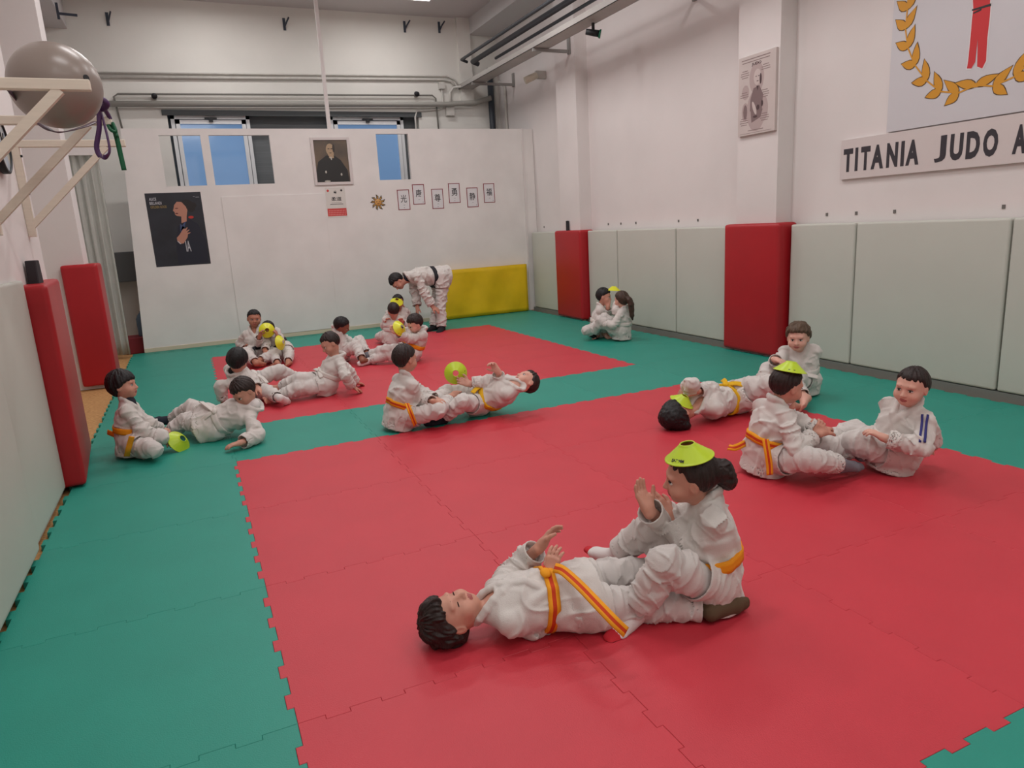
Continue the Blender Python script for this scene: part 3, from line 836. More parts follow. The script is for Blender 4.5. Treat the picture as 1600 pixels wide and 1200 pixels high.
# JUDO poster board on the near pillar of the right wall
PR = Plane((XP, 0, 0), (0, -1, 0), (0, 0, 1))          # x axis = -Y, normal toward -X
jb = sheet('poster_board', PR, -6.03, -5.52, 2.255, 3.01, mat('sepia_paper', (206, 194, 190), 0.6, var=0.06, vscale=5), 'sepia judo poster board with a portrait, on the near right pillar', 'poster', 0.03)
SEP = mat('sepia_ink', (132, 112, 112), 0.7); SEPD = mat('sepia_dark', (86, 68, 70), 0.7)
def jx(u): return -6.03 + 0.51 * u
def jy(v): return 2.255 + 0.755 * v
shapes('sepia_ground', PR, jb, mat('sepia_light', (182, 164, 162)), [('e', jx(.5), jy(.7), .1, .15), ('e', jx(.5), jy(.3), .13, .2), ('e', jx(.2), jy(.55), .05, .07), ('e', jx(.2), jy(.3), .05, .09), ('e', jx(.7), jy(.3), .06, .12)], 0.0302)
shapes('robe_print', PR, jb, SEP, [('p', [(jx(.33), jy(.3)), (jx(.66), jy(.3)), (jx(.68), jy(.48)), (jx(.58), jy(.6)), (jx(.42), jy(.58)), (jx(.34), jy(.45))]), ('p', [(jx(.38), jy(.15)), (jx(.62), jy(.2)), (jx(.68), jy(.3)), (jx(.35), jy(.3))]), ('e', jx(.2), jy(.3), .028, .07)], 0.0306)
shapes('portrait_print', PR, jb, mat('sepia_face', (204, 190, 186)), [('e', jx(.52), jy(.71), .05, .075)], 0.0311)
shapes('sleeve_print', PR, jb, mat('sepia_face', (204, 190, 186)), [('e', jx(.45), jy(.33), .02, .07, .4)], 0.0311)
shapes('portrait_lines', PR, jb, SEPD, [('e', jx(.61), jy(.68), .014, .05), ('e', jx(.49), jy(.72), .01, .004), ('e', jx(.56), jy(.72), .01, .004), ('e', jx(.53), jy(.66), .014, .004), ('p', [(jx(.5), jy(.6)), (jx(.53), jy(.54)), (jx(.56), jy(.6))]), ('e', jx(.55), jy(.33), .02, .025), ('e', jx(.48), jy(.22), .03, .012), ('e', jx(.66), jy(.37), .015, .03)], 0.0316)
lines = []
for (u, v, nl) in ((.18, .82, 4), (.74, .84, 3), (.17, .55, 3), (.72, .53, 4), (.17, .22, 4), (.73, .24, 4)):
    for k in range(nl):
        w = (.05, .07, .075, .055)[k % 4]
        lines.append(('r', jx(u) - w * .8, jx(u) + w * .8, jy(v) - .021 * k - .004, jy(v) - .021 * k + .003))
lines += [('r', jx(.08), jx(.85), jy(.955) - .005, jy(.955) + .004), ('r', jx(.1), jx(.84), jy(.92) - .004, jy(.92) + .004), ('r', jx(.05), jx(.92), jy(.02), jy(.025)), ('r', jx(.28), jx(.7), jy(.05), jy(.06))]
for l_ in lines: shapes('text_line', PR, jb, mat('sepia_text', (140, 122, 120)), [l_], 0.0305)
text_part('lettering', 'JUDO', PR, jx(.36), jx(.62), jy(.855), jy(.9), SEPD, jb, 0.0306, 0.03)
# club emblem board and name sign on the right wall
PW = Plane((XR, 0, 0), (0, -1, 0), (0, 0, 1))
def W(px, py):                       # pixel on the boards' face
    q = on_ax(px, py, 0, XR - 0.03)
    return (-q[1], q[2])
a0 = W(1385, 207); 
eb = sheet('emblem_board', PW, a0[0], a0[0] + 1.52, a0[1], 3.85, mat('board_white_cool', (208, 206, 210), 0.5), 'large white emblem board with gold wreath and red figure, on the right wall', 'emblem board', 0.03)
GOLD = mat('emblem_gold', (212, 150, 44), 0.5); GOLDD = mat('emblem_outline', (96, 72, 48), 0.6)
import itertools
def leaf(cx, cy, ang, L, w):
    pts = []
    ca, sa = math.cos(ang), math.sin(ang)
    for t in (0, .12, .3, .5, .7, .88, 1):
        pts.append((L * t, w * math.sin(math.pi * min(1, t ** 0.75)) * (1 - 0.15 * t)))
    lo = [(x, -y) for x, y in pts[1:-1]][::-1]
    return [(cx + x * ca - y * sa, cy + x * sa + y * ca) for x, y in pts + lo]
def grow(P, k):
    cx = sum(p[0] for p in P) / len(P); cy = sum(p[1] for p in P) / len(P)
    return [(cx + (x - cx) * k[0], cy + (y - cy) * k[1]) for x, y in P]
wl = [W(*q) for q in ((1418, 15), (1415, 45), (1419, 75), (1430, 102), (1448, 126), (1470, 143), (1498, 145), (1525, 133))]
cy0 = wl[-1][0]
stem = wl[:-1] + [(cy0, wl[-1][1])]
mir = [(2 * cy0 - x, y) for x, y in reversed(stem[:-1])]
full_stem = [(stem[0][0] + 0.03, stem[0][1] + 0.35), (stem[0][0] - 0.0, stem[0][1] + 0.17)] + stem + mir + [(2 * cy0 - stem[0][0], stem[0][1] + 0.17), (2 * cy0 - stem[0][0] - 0.03, stem[0][1] + 0.35)]
bm = bmesh.new()
leaves = []
for i in range(len(full_stem) - 1):
    a, b = full_stem[i], full_stem[i + 1]
    left = i < len(full_stem) // 2
    d = math.atan2(a[1] - b[1], a[0] - b[0]) if left else math.atan2(b[1] - a[1], b[0] - a[0])
    sgn = 1 if left else -1
    leaves.append(leaf(b[0] if left else a[0], b[1] if left else a[1], d - sgn * 0.5, 0.17, 0.034))
    if abs((b[0] if left else a[0]) - cy0) > 0.02: leaves.append(leaf(b[0] if left else a[0], b[1] if left else a[1], d + sgn * 0.85, 0.13, 0.036))
bmo = bmesh.new()
for L in leaves:
    n = len(L); cx = sum(p[0] for p in L) / n; cy = sum(p[1] for p in L) / n
    PW.poly(bm, L, 0.0325)
    PW.poly(bmo, [(cx + (x - cx) * 1.05 + (0.004 if x > cx else -0.004), cy + (y - cy) * 1.05 + (0.004 if y > cy else -0.004)) for x, y in L], 0.0315)
for a, b in zip(full_stem, full_stem[1:]):
    dx, dy = b[0] - a[0], b[1] - a[1]; l = math.hypot(dx, dy); nx_, ny_ = -dy / l * 0.006, dx / l * 0.006
    PW.poly(bm, [(a[0] - nx_, a[1] - ny_), (b[0] - nx_, b[1] - ny_), (b[0] + nx_, b[1] + ny_), (a[0] + nx_, a[1] + ny_)], 0.0328)
obj('wreath_outline', bmo, GOLDD, eb)
obj('wreath', bm, GOLD, eb)
REDF = mat('emblem_red', (204, 52, 56), 0.5)
fig = [W(*q) for q in ((1511, 107), (1513, 95), (1517, 55), (1519, 30), (1521, 14), (1520, -8), (1545, -12), (1548, 10), (1547, 25), (1543, 60), (1541, 95), (1535, 107), (1527, 104), (1528, 60), (1524, 97), (1518, 107))]
shapes('figure_outline', PW, eb, mat('emblem_white', (226, 224, 226)), [('p', grow(fig, (1.12, 1.04)))], 0.0316)
shapes('figure', PW, eb, REDF, [('p', fig)], 0.0322)
shapes('wreath_knot', PW, eb, GOLD, [('e', cy0, wl[-1][1], .05, .016)], 0.0334)
b1, b2_ = W(1519, 16), W(1549, 8)
bm = bmesh.new()
PW.poly(bm, [(b1[0], b1[1] - .006), (b2_[0], b2_[1] - .006), (b2_[0], b2_[1] + .012), (b1[0], b1[1] + .006)], 0.033)
k1 = W(1521, 22); k2 = W(1534, 14)
PW.poly(bm, [(k1[0], k1[1]), (k2[0], k2[1] - .01), (k2[0], k2[1] + .005), (k1[0], k1[1] + .01)], 0.0332)
obj('figure_belt', bm, INK, eb)
# upper body of the figure, with raised arms, above the frame of the photo
cx = (b1[0] + b2_[0]) / 2; cz = b1[1]
shapes('figure_top', PW, eb, REDF, [('p', [(cx - .06, cz + .02), (cx + .06, cz + .02), (cx + .08, cz + .25), (cx + .05, cz + .3), (cx - .05, cz + .3), (cx - .08, cz + .25)])], 0.0321)
s0, s1 = W(1312, 281), W(1312, 222)
sb = sheet('name_sign', PW, s0[0], s0[0] + 3.4, s0[1], s0[1] + 0.345, mat('sign_white', (214, 204, 202), 0.5), 'long white sign board reading TITANIA JUDO, under the emblem board', 'sign', 0.03)
LET = mat('sign_charcoal', (58, 54, 60), 0.6)
zt, zb = W(1322, 233)[1], W(1322, 269)[1]
for body, a, b in (('T', 1318, 1333), ('I', 1336, 1341), ('T', 1345, 1360), ('A', 1361, 1381), ('N', 1385, 1403), ('I', 1407, 1413), ('A', 1415, 1436),
                   ('J', 1459, 1478), ('U', 1483, 1504), ('D', 1508, 1530), ('O', 1534, 1558), ('A', 1580, 1602)):
    text_part('letter', body, PW, W(a, 250)[0], W(b, 240)[0], zb, zt, LET, sb, 0.031, 0.05 if body not in 'IJ' else 0.025)
#ENDSIGNS
#PEOPLE
# ------------------------------------------------------------------ implicit-surface modelling
rng = np.random.RandomState(7)
PERM = rng.permutation(4096).astype(np.int32)
RV = rng.rand(4096).astype(np.float32) * 2 - 1
def vnoise(x, y, z):
    xi = np.floor(x); yi = np.floor(y); zi = np.floor(z)
    fx = x - xi; fy = y - yi; fz = z - zi
    xi = xi.astype(np.int32); yi = yi.astype(np.int32); zi = zi.astype(np.int32)
    fx = fx * fx * (3 - 2 * fx); fy = fy * fy * (3 - 2 * fy); fz = fz * fz * (3 - 2 * fz)
    def h(a, b, c):
        return RV[(PERM[(PERM[a & 4095] + b) & 4095] + c) & 4095]
    r = 0
    for dx in (0, 1):
        wx = fx if dx else 1 - fx
        for dy in (0, 1):
            wy = fy if dy else 1 - fy
            for dz in (0, 1):
                wz = fz if dz else 1 - fz
                r = r + h(xi + dx, yi + dy, zi + dz) * wx * wy * wz
    return r
def nrm(v):
    v = np.asarray(v, float)
    return v / (np.linalg.norm(v) + 1e-12)
class Cone:
    """rounded cone a->b; X/ex: stretched cross-section; flat: cut square at b and hollowed; fold: (amp, along, across)"""
    def __init__(s, a, b, ra, rb, k=0.02, X=None, ex=1.0, flat=False, th=0.008, dep=0.05, fold=None, mode='add'):
        s.a = np.asarray(a, float); s.b = np.asarray(b, float)
        s.L = max(np.linalg.norm(s.b - s.a), 1e-5); s.u = (s.b - s.a) / s.L
        s.ra, s.rb, s.k, s.ex, s.flat, s.th, s.dep, s.fold, s.mode = ra, rb, k, ex, flat, th, dep, fold, mode
        if X is not None:
            X = np.asarray(X, float); X = X - s.u * (X @ s.u); s.X = nrm(X)
        else:
            s.X = None
        s.seed = float((abs(s.a[0] * 37.1 + s.a[1] * 17.3 + s.a[2] * 71.7)) % 50)
        m = max(ra, rb) * max(1, ex) + (fold[0] if fold else 0)
        s.lo = np.minimum(s.a, s.b) - m; s.hi = np.maximum(s.a, s.b) + m
    def __call__(s, x, y, z):
        dx = x - s.a[0]; dy = y - s.a[1]; dz = z - s.a[2]
        t = dx * s.u[0] + dy * s.u[1] + dz * s.u[2]
        tc = np.clip(t, 0, None if s.flat else s.L)
        wx = dx - tc * s.u[0]; wy = dy - tc * s.u[1]; wz = dz - tc * s.u[2]
        if s.X is not None and s.ex != 1:
            q = (wx * s.X[0] + wy * s.X[1] + wz * s.X[2]) * (1 - 1 / s.ex)
            wx = wx - q * s.X[0]; wy = wy - q * s.X[1]; wz = wz - q * s.X[2]
        ln = np.sqrt(wx * wx + wy * wy + wz * wz)
        r = s.ra + (s.rb - s.ra) * np.minimum(tc, s.L) / s.L
        if s.fold:
            am, fa, fb = s.fold
            sk = (wx + wy * 0.7 - wz * 0.8)
            n = vnoise((t * fa + sk * fa * 0.5 + s.seed).astype(np.float32), (wx * fb + s.seed).astype(np.float32), ((wy + wz) * fb).astype(np.float32))
            n2 = vnoise((t * fa * 1.3 - sk * fa * 0.7 + s.seed * 3).astype(np.float32), (wx * fb * .8).astype(np.float32), ((wy - wz) * fb * .8).astype(np.float32))
            if s.flat: am = am * np.clip((s.L - t) / .05, 0.12, 1)
            r = r + am * (1.5 * np.clip(1 - np.abs(n) * 2.6, 0, 1) ** 1.5 + 0.9 * np.clip(1 - np.abs(n2) * 2.4, 0, 1) ** 1.5 - 0.45 + 0.25 * n2)
        d = ln - r
        if s.flat:
            d = np.maximum(d, t - s.L)
            d = np.maximum(d, -np.maximum(ln - (r - s.th), (s.L - s.dep) - t))
        return d
class Ell:
    def __init__(s, c, R, r, k=0.02, mode='add', fold=None):
        s.c = np.asarray(c, float); s.R = np.asarray(R, float); s.r = np.asarray(r, float); s.k = k; s.mode = mode; s.fold = fold
        e = np.sqrt(((s.R.T * s.r) ** 2).sum(1)) + (fold[0] if fold else 0)
        s.lo = s.c - e; s.hi = s.c + e
    def __call__(s, x, y, z):
        dx = x - s.c[0]; dy = y - s.c[1]; dz = z - s.c[2]
        q = [dx * s.R[i][0] + dy * s.R[i][1] + dz * s.R[i][2] for i in range(3)]
        k0 = np.sqrt(sum((q[i] / s.r[i]) ** 2 for i in range(3)))
        k1 = np.sqrt(sum((q[i] / s.r[i] ** 2) ** 2 for i in range(3))) + 1e-9
        d = k0 * (k0 - 1) / k1
        if s.fold:
            am, fa, fb = s.fold
            d = d - am * (0.3 - 1.5 * np.abs(vnoise((x * fa).astype(np.float32), (y * fa).astype(np.float32), (z * fb).astype(np.float32))))
        return d
class Fn:
    def __init__(s, f, lo, hi, k=0.01, mode='add'):
        s.f, s.lo, s.hi, s.k, s.mode = f, np.asarray(lo, float), np.asarray(hi, float), k, mode
    def __call__(s, x, y, z): return s.f(x, y, z)
def mesh_prims(prims, h):
    adds = [p for p in prims if p.mode == 'add']
    lo = np.min([p.lo for p in adds], 0) - 3 * h
    hi = np.max([p.hi for p in adds], 0) + 3 * h
    lo[2] = max(lo[2], -0.02)
    n = np.ceil((hi - lo) / h).astype(int) + 1
    xs = [(lo[i] + h * np.arange(n[i])).astype(np.float32) for i in range(3)]
    F = np.full(n, 0.5, np.float32)
    for p in prims:
        m = p.k + 2 * h
        i0 = np.clip(np.floor((p.lo - m - lo) / h).astype(int), 0, n - 1)
        i1 = np.clip(np.ceil((p.hi + m - lo) / h).astype(int) + 1, 1, n)
        if np.any(i1 <= i0): continue
        sl = tuple(slice(a, b) for a, b in zip(i0, i1))
        d = p(xs[0][sl[0]][:, None, None], xs[1][sl[1]][None, :, None], xs[2][sl[2]][None, None, :]).astype(np.float32)
        d = np.broadcast_to(d, F[sl].shape)
        if p.mode == 'add':
            g = np.maximum(p.k - np.abs(F[sl] - d), 0) / max(p.k, 1e-6)
            F[sl] = np.minimum(F[sl], d) - g * g * p.k * 0.25
        else:
            d = -d
            g = np.maximum(p.k - np.abs(F[sl] - d), 0) / max(p.k, 1e-6)
            F[sl] = np.maximum(F[sl], d) + g * g * p.k * 0.25
    S = F < 0
    c = S[:-1, :-1, :-1].astype(np.int8)
    cnt = np.zeros(c.shape, np.int8)
    for a in (0, 1):
        for b in (0, 1):
            for e in (0, 1):
                cnt += S[a:a + c.shape[0], b:b + c.shape[1], e:e + c.shape[2]]
    act = (cnt > 0) & (cnt < 8)
    I = np.argwhere(act)
    idx = np.full(c.shape, -1, np.int32)
    idx[act] = np.arange(len(I))
    pos = np.zeros((len(I), 3)); w = np.zeros(len(I))
    cor = [(a, b, e) for a in (0, 1) for b in (0, 1) for e in (0, 1)]
    val = {q: F[I[:, 0] + q[0], I[:, 1] + q[1], I[:, 2] + q[2]] for q in cor}
    for q in cor:
        for ax in range(3):
            if q[ax] == 0:
                q2 = list(q); q2[ax] = 1; q2 = tuple(q2)
                va, vb = val[q], val[q2]
                cr = (va < 0) != (vb < 0)
                t = np.where(cr, va / np.where(va == vb, 1, va - vb), 0)
                pt = np.tile(np.array(q, float), (len(I), 1)); pt[:, ax] += t
                pos[cr] += pt[cr]; w[cr] += 1
    pos = (pos / w[:, None] + I) * h + lo
    quads = []
    for ax in range(3):
        o1, o2 = [(1, 2), (2, 0), (0, 1)][ax]
        a = [slice(1, -1)] * 3; b = [slice(1, -1)] * 3
        a[ax] = slice(0, -1); b[ax] = slice(1, None)
        cr = S[tuple(a)] != S[tuple(b)]
        J = np.argwhere(cr)
        base = J + 1; base[:, ax] = J[:, ax]
        ins = S[base[:, 0], base[:, 1], base[:, 2]]
        def g(d1, d2):
            k = base.copy(); k[:, o1] -= d1; k[:, o2] -= d2
            k = np.minimum(k, np.array(idx.shape) - 1)
            return idx[k[:, 0], k[:, 1], k[:, 2]]
        q = np.stack([g(1, 1), g(0, 1), g(0, 0), g(1, 0)], 1)
        q[~ins] = q[~ins][:, ::-1]
        quads.append(q[(q >= 0).all(1)])
    Q = np.concatenate(quads)
    return pos, Q
def np_mesh(name, V, Q, mats, parent, base, midx=None):
    V = V - np.asarray(base)
    V[:, 2] = np.maximum(V[:, 2], 0.0015)
    me = bpy.data.meshes.new(name)
    me.vertices.add(len(V)); me.vertices.foreach_set('co', V.astype(np.float32).ravel())
    me.loops.add(Q.size); me.loops.foreach_set('vertex_index', Q.astype(np.int32).ravel())
    me.polygons.add(len(Q)); me.polygons.foreach_set('loop_start', np.arange(0, Q.size, 4, dtype=np.int32))
    me.polygons.foreach_set('loop_total', np.full(len(Q), 4, np.int32))
    for m in mats: me.materials.append(m)
    me.update(calc_edges=True)
    me.polygons.foreach_set('use_smooth', np.ones(len(Q), bool))
    if midx is not None: me.polygons.foreach_set('material_index', midx.astype(np.int32))
    o = bpy.data.objects.new(name, me)
    C.objects.link(o)
    if parent is not None: o.parent = parent
    return o

def skin_mat(name, rgb):
    m = mat(name, rgb, 0.55, var=0.08, vscale=30, bump=0.05, bscale=120, spec=0.35)
    b = m.node_tree.nodes['Principled BSDF']
    b.inputs['Subsurface Weight'].default_value = 0.12
    b.inputs['Subsurface Radius'].default_value = (0.02, 0.008, 0.004)
    return m
SK = {'fair': skin_mat('skin_fair', (222, 172, 154)), 'mid': skin_mat('skin_mid', (208, 152, 132)), 'dark': skin_mat('skin_dark', (146, 94, 74)), 'tan': skin_mat('skin_tan', (184, 126, 104))}
HAIR = {'black': (32, 29, 31), 'dark': (50, 37, 35), 'brown': (74, 54, 44), 'light': (98, 78, 62)}
def hair_mat(c):
    return mat('hair_' + c, HAIR[c], 0.5, var=0.35, vscale=60, bump=0.6, bscale=140, spec=0.35, stretch=(1, 1, 0.35))
EYEW = mat('eye_white', (214, 208, 204), 0.3); IRIS = mat('eye_iris', (44, 30, 24), 0.2)
BROW = mat('eyebrow_hair', (44, 32, 30), 0.8); LIP = mat('lip_skin', (168, 92, 88), 0.5)
BELTC = {'orange': [(236, 150, 20)] * 3, 'orstripe': [(238, 158, 24), (200, 60, 20), (238, 158, 24)], 'yellow': [(226, 176, 26)] * 3, 'white': [(216, 210, 204)] * 3,
         'black': [(34, 34, 40)] * 3}
SOCK = {'navy': (38, 42, 54), 'white': (222, 216, 214), 'grey': (118, 116, 124), 'olive': (94, 78, 58), 'black': (30, 30, 34)}

def solve(px, py, parent, L, zh, zmin=0.0):
    d = nrm(ray(px, py)); oc = EYE - parent
    b = d @ oc; c = oc @ oc - L * L
    D = b * b - c
    if D <= 0:
        q = EYE - d * b
        v = q - parent
        l = np.linalg.norm(v)
        p = parent + v / l * min(l, 1.12 * L)
    else:
        cands = [EYE + d * t for t in (-b - math.sqrt(D), -b + math.sqrt(D))]
        p = min(cands, key=lambda q: abs(q[2] - zh))
    if p[2] < zmin:
        v = on_z(px, py, zmin) - parent
        l = np.linalg.norm(v)
        p = parent + v * min(1.0, 1.15 * L / l)
        p[2] = max(p[2], zmin)
    return p
def azv(az, el=0):
    a, e = math.radians(az), math.radians(el)
    return np.array([math.cos(a) * math.cos(e), math.sin(a) * math.cos(e), math.sin(e)])

def hand_prims(P, wr, d, n, right, curl, s, fr=1.0):
    d = nrm(d); n = np.asarray(n, float); n = nrm(n - d * (n @ d))
    l = np.cross(d, n) * (1 if right else -1)
    P.append(Cone(wr - d * .02 * s, wr + d * .012 * s, .0185 * s, .018 * s, .012 * s, X=l, ex=1.25))
    kn = []
    for i in range(4):
        off = (.0225 - .0155 * i) * s
        k = wr + d * (.058 - (.004 if i == 3 else 0) - (.002 if i == 0 else 0)) * s + l * off - n * .002 * s
        kn.append(k)
        P.append(Cone(wr + d * .008 * s + l * off * .55, k, .0125 * s, .0095 * s, .012 * s))
    P.append(Cone(wr + d * .01 * s + l * .014 * s + n * .006 * s, wr + d * .035 * s + l * .02 * s + n * .008 * s, .012 * s, .010 * s, .012 * s))
    Ls = (.046, .052, .048, .038)
    for i in range(4):
        p = kn[i]; ang = 0
        sp = (.10, .03, -.04, -.12)[i]
        r = .0074 * s * fr if i < 3 else .0066 * s * fr
        for j, f in enumerate((.46, .30, .24)):
            ang += curl * (0.55, 1.0, 0.8)[j] * (1 + .12 * (i - 1))
            dd = nrm(d * math.cos(ang) + n * math.sin(ang) + l * sp * math.cos(ang))
            q = p + dd * Ls[i] * f * s
            P.append(Cone(p, q, r * (1, .94, .88)[j], r * (.94, .88, .80)[j], .0035 * s))
            p = q
    b0 = wr + d * .016 * s + l * .018 * s + n * .004 * s
    t1 = b0 + nrm(d * .62 + l * .72 + n * .25) * .026 * s
    t2 = t1 + nrm(d * .85 + l * .35 + n * (.2 + curl * .5)) * .022 * s
    t3 = t2 + nrm(d * .9 + l * .08 + n * (.25 + curl * .6)) * .017 * s
    P.append(Cone(b0, t1, .0115 * s, .0092 * s, .008 * s)); P.append(Cone(t1, t2, .0090 * s, .0082 * s, .003 * s)); P.append(Cone(t2, t3, .0080 * s, .0062 * s, .003 * s))

ROSTER = {}
def person(label, group, s=1.0, pel=None, neck=None, F=None, head=None, look=None, up=None, La=None, Ra=None, Ll=None, Rl=None,
           palmL=(0, 0, -1), palmR=(0, 0, -1), curl=(0.45, 0.45), skin='fair', hair='dark', style='short', belt='white', sock=(None, None), toecap=None,
           res=0.008, resb=0.006, tails=(), eyes=True, closed=False, cuff=0.86, sleeve=0.90, undershirt=None, stripes=False, torsoL=0.335, drop=(.03, .03), adult=False, hoff=0.0, vneck=1.0):
    pel = on_z(*pel)
    nk = solve(neck[0], neck[1], pel, torsoL * s, neck[2], 0.09)
    if neck[2] < .2: nk = on_z(*neck)              # lying on the mat
    if neck[2] >= .36 and not adult:               # seated upright: no lean in depth
        d_ = ray(neck[0], neck[1])
        t_ = ((pel - EYE)[:2] @ d_[:2]) / (d_[:2] @ d_[:2])
        nk = EYE + d_ * t_
        v_ = nk - pel; l_ = np.linalg.norm(v_)
        nk = pel + v_ / l_ * float(np.clip(l_, .27 * s, .36 * s))
    U = nrm(nk - pel)
    F = azv(F) if np.isscalar(F) else nrm(F)
    F = nrm(F - U * (F @ U))
    Rv = np.cross(F, U)
    base = np.array([pel[0], pel[1], 0.0])
    W3 = np.array([Rv, F, U])
    hw = .100 * s * (1.12 if adult else 1)
    shs = {1: nk + Rv * hw - U * drop[1] * s, -1: nk - Rv * hw - U * drop[0] * s}
    hips = {1: pel + Rv * .068 * s, -1: pel - Rv * .068 * s}
    hd = solve(head[0], head[1], nk, .128 * s, head[2], 0.085 * s)
    if head[2] < .2:                               # head resting on the mat
        hd = on_z(head[0], head[1], head[2])
    lk = nrm(look) if not np.isscalar(look[0]) or len(look) == 3 else azv(*look)
    hu = nrm(up) if up is not None else nrm(hd - nk) * 0.5 + np.array([0, 0, 0.6])
    hu = nrm(hu - lk * (hu @ lk))
    hr = np.cross(lk, hu)
    H3 = np.array([hr, lk, hu])
    hs = s ** 0.55 * (0.98 if not adult else 0.97)
    hc = hd
    def hp(x, y, z): return hc + (hr * x + lk * y + hu * z) * hs
    arms = {}
    for sg, A_, dz in ((-1, La, 0), (1, Ra, 1)):
        sh = shs[sg]
        el = solve(A_[0][0], A_[0][1], sh, .175 * s, A_[0][2], 0.035)
        wr = solve(A_[1][0], A_[1][1], el, .155 * s, A_[1][2], 0.03)
        ha = solve(A_[2][0], A_[2][1], wr, .07 * s, A_[2][2], 0.02)
        arms[sg] = (sh, el, wr, ha)
    legs = {}
    for sg, A_ in ((-1, Ll), (1, Rl)):
        hp_ = hips[sg]
        kn = solve(A_[0][0], A_[0][1], hp_, .27 * s, A_[0][2], 0.06)
        an = solve(A_[1][0], A_[1][1], kn, .255 * s, A_[1][2], 0.045)
        to = solve(A_[2][0], A_[2][1], an, .145 * s, A_[2][2], 0.022)
        legs[sg] = (hp_, kn, an, to)
    # ------------ body
    B = []
    B.append(Cone(pel + U * .02 * s, nk - U * .09 * s, .072 * s, .078 * s, .03 * s, X=Rv, ex=1.3))
    B.append(Cone(nk - U * .09 * s, nk - U * .03 * s, .076 * s, .05 * s, .03 * s, X=Rv, ex=1.35))
    B.append(Ell(pel, W3, (.10 * s, .08 * s, .08 * s), .03 * s))
    B.append(Cone(nk - U * .05 * s, hp(0, -.012, -.055), .036 * s, .036 * s, .022 * s))
    for sg in (-1, 1):
        sh, el, wr, ha = arms[sg]
        B.append(Cone(nk - U * .05 * s, sh, .03 * s, .034 * s, .02 * s))
        B.append(Cone(sh, el, .034 * s, .026 * s, .015 * s))
        B.append(Cone(el, wr, .027 * s, .0195 * s, .01 * s))
        B.append(Cone(el, el * .6 + wr * .4, .027 * s, .0265 * s, .01 * s))
        pn = palmR if sg == 1 else palmL
        hand_prims(B, wr, ha - wr, pn, sg == 1, curl[1 if sg == 1 else 0], s * (1.0 if not adult else .92), 1.0 + max(0, resb - .004) * 90)
        h_, kn, an, to = legs[sg]
        B.append(Cone(h_, kn, .062 * s, .042 * s, .03 * s))
        B.append(Cone(kn, kn * .6 + an * .4, .040 * s, .040 * s, .02 * s))
        B.append(Cone(kn * .6 + an * .4, an, .040 * s, .0255 * s, .02 * s))
    def foot(P, sg, g, toes=True):
        h_, kn, an, to = legs[sg]
        fd = nrm(to - an); shn = nrm(an - kn)
        side = np.cross(fd, shn)
        side = nrm(side) if np.linalg.norm(side) > .15 else nrm(np.cross(fd, [0, 0, 1]))
        dn = nrm(shn - fd * (shn @ fd)) if np.linalg.norm(shn - fd * (shn @ fd)) > .05 else np.array([0, 0, -1.])
        heel = an - fd * .022 * s + dn * .022 * s
        ball = an + fd * .088 * s + dn * .026 * s
        tip = an + fd * .134 * s + dn * .03 * s
        P.append(Cone(an - shn * .03 * s, heel, (.026 + g) * s, (.024 + g) * s, .015 * s))
        P.append(Cone(an, ball, (.027 + g) * s, (.020 + g) * s, .015 * s, X=side, ex=1.3))
        P.append(Cone(heel, ball, (.022 + g) * s, (.019 + g) * s, .015 * s, X=side, ex=1.35))
        P.append(Cone(ball, tip, (.0185 + g) * s, (.0125 + g) * s, .01 * s, X=side, ex=1.75))
        if toes:
            for i in range(5):
                o_ = (i - 2) * .0125 * s * -sg
                P.append(Cone(tip + side * o_ - fd * .005 * s, tip + side * o_ + fd * (.014 - .002 * i) * s, .0085 * s * (1.15 if i == 0 else .95), .0075 * s * (1.15 if i == 0 else .9), .003 * s))
        return tip
    for k, sg in enumerate((-1, 1)):
        foot(B, sg, -.003 if sock[k] else 0, toes=not sock[k])
    # head
    q = hs
    B.append(Ell(hp(0, -.010, .024), H3, np.array([.0735, .088, .078]) * q, .02 * q))
    B.append(Ell(hp(0, .018, -.030), H3, np.array([.065, .064, .060]) * q, .03 * q))
    B.append(Ell(hp(0, .054, -.071), H3, np.array([.028, .020, .018]) * q, .028 * q))
    for x in (-1, 1):
        B.append(Ell(hp(x * .038, .050, -.034), H3, np.array([.028, .028, .027]) * q, .018 * q))
    B.append(Ell(hp(0, .068, .022), H3, np.array([.048, .014, .012]) * q, .014 * q))
    for x in (-1, 1):
        B.append(Ell(hp(x * .029, .090, .000), H3, np.array([.017, .014, .012]) * q, .012 * q, mode='sub'))
    B.append(Cone(hp(0, .074, .006), hp(0, .093, -.026), .0065 * q, .0095 * q, .012 * q))
    for x in (-1, 1):
        B.append(Ell(hp(x * .010, .086, -.029), H3, np.array([.0065, .007, .006]) * q, .006 * q))
    B.append(Ell(hp(0, .0765, -.0495), H3, np.array([.018, .011, .0052]) * q, .006 * q))
    B.append(Ell(hp(0, .0745, -.0585), H3, np.array([.015, .011, .0056]) * q, .006 * q))
    for x in (-1, 1):
        B.append(Ell(hp(x * .075, -.006, -.006), H3, np.array([.0085, .017, .027]) * q, .006 * q))
        B.append(Ell(hp(x * .084, .002, -.004), H3, np.array([.006, .009, .016]) * q, .005 * q, mode='sub'))
    V, Q = mesh_prims(B, resb)
    # lips tinted by face position
    cen = V[Q].mean(1) - hc
    lx, ly, lz = cen @ hr / q, cen @ lk / q, cen @ hu / q
    mi = np.zeros(len(Q), int)
    lipm = (np.abs(lx) < .0195) & (ly > .066) & (ly < .1) & (np.abs(lz + .054) < .0085 * np.sqrt(np.clip(1 - (lx / .021) ** 2, 0, 1)) + .0008)
    mi[lipm] = 1
    body = np_mesh('person', V, Q, [SK[skin], LIP, EYEW, IRIS, BROW], None, base, mi)
    body.location = base
    setp(body, label, 'person', group)
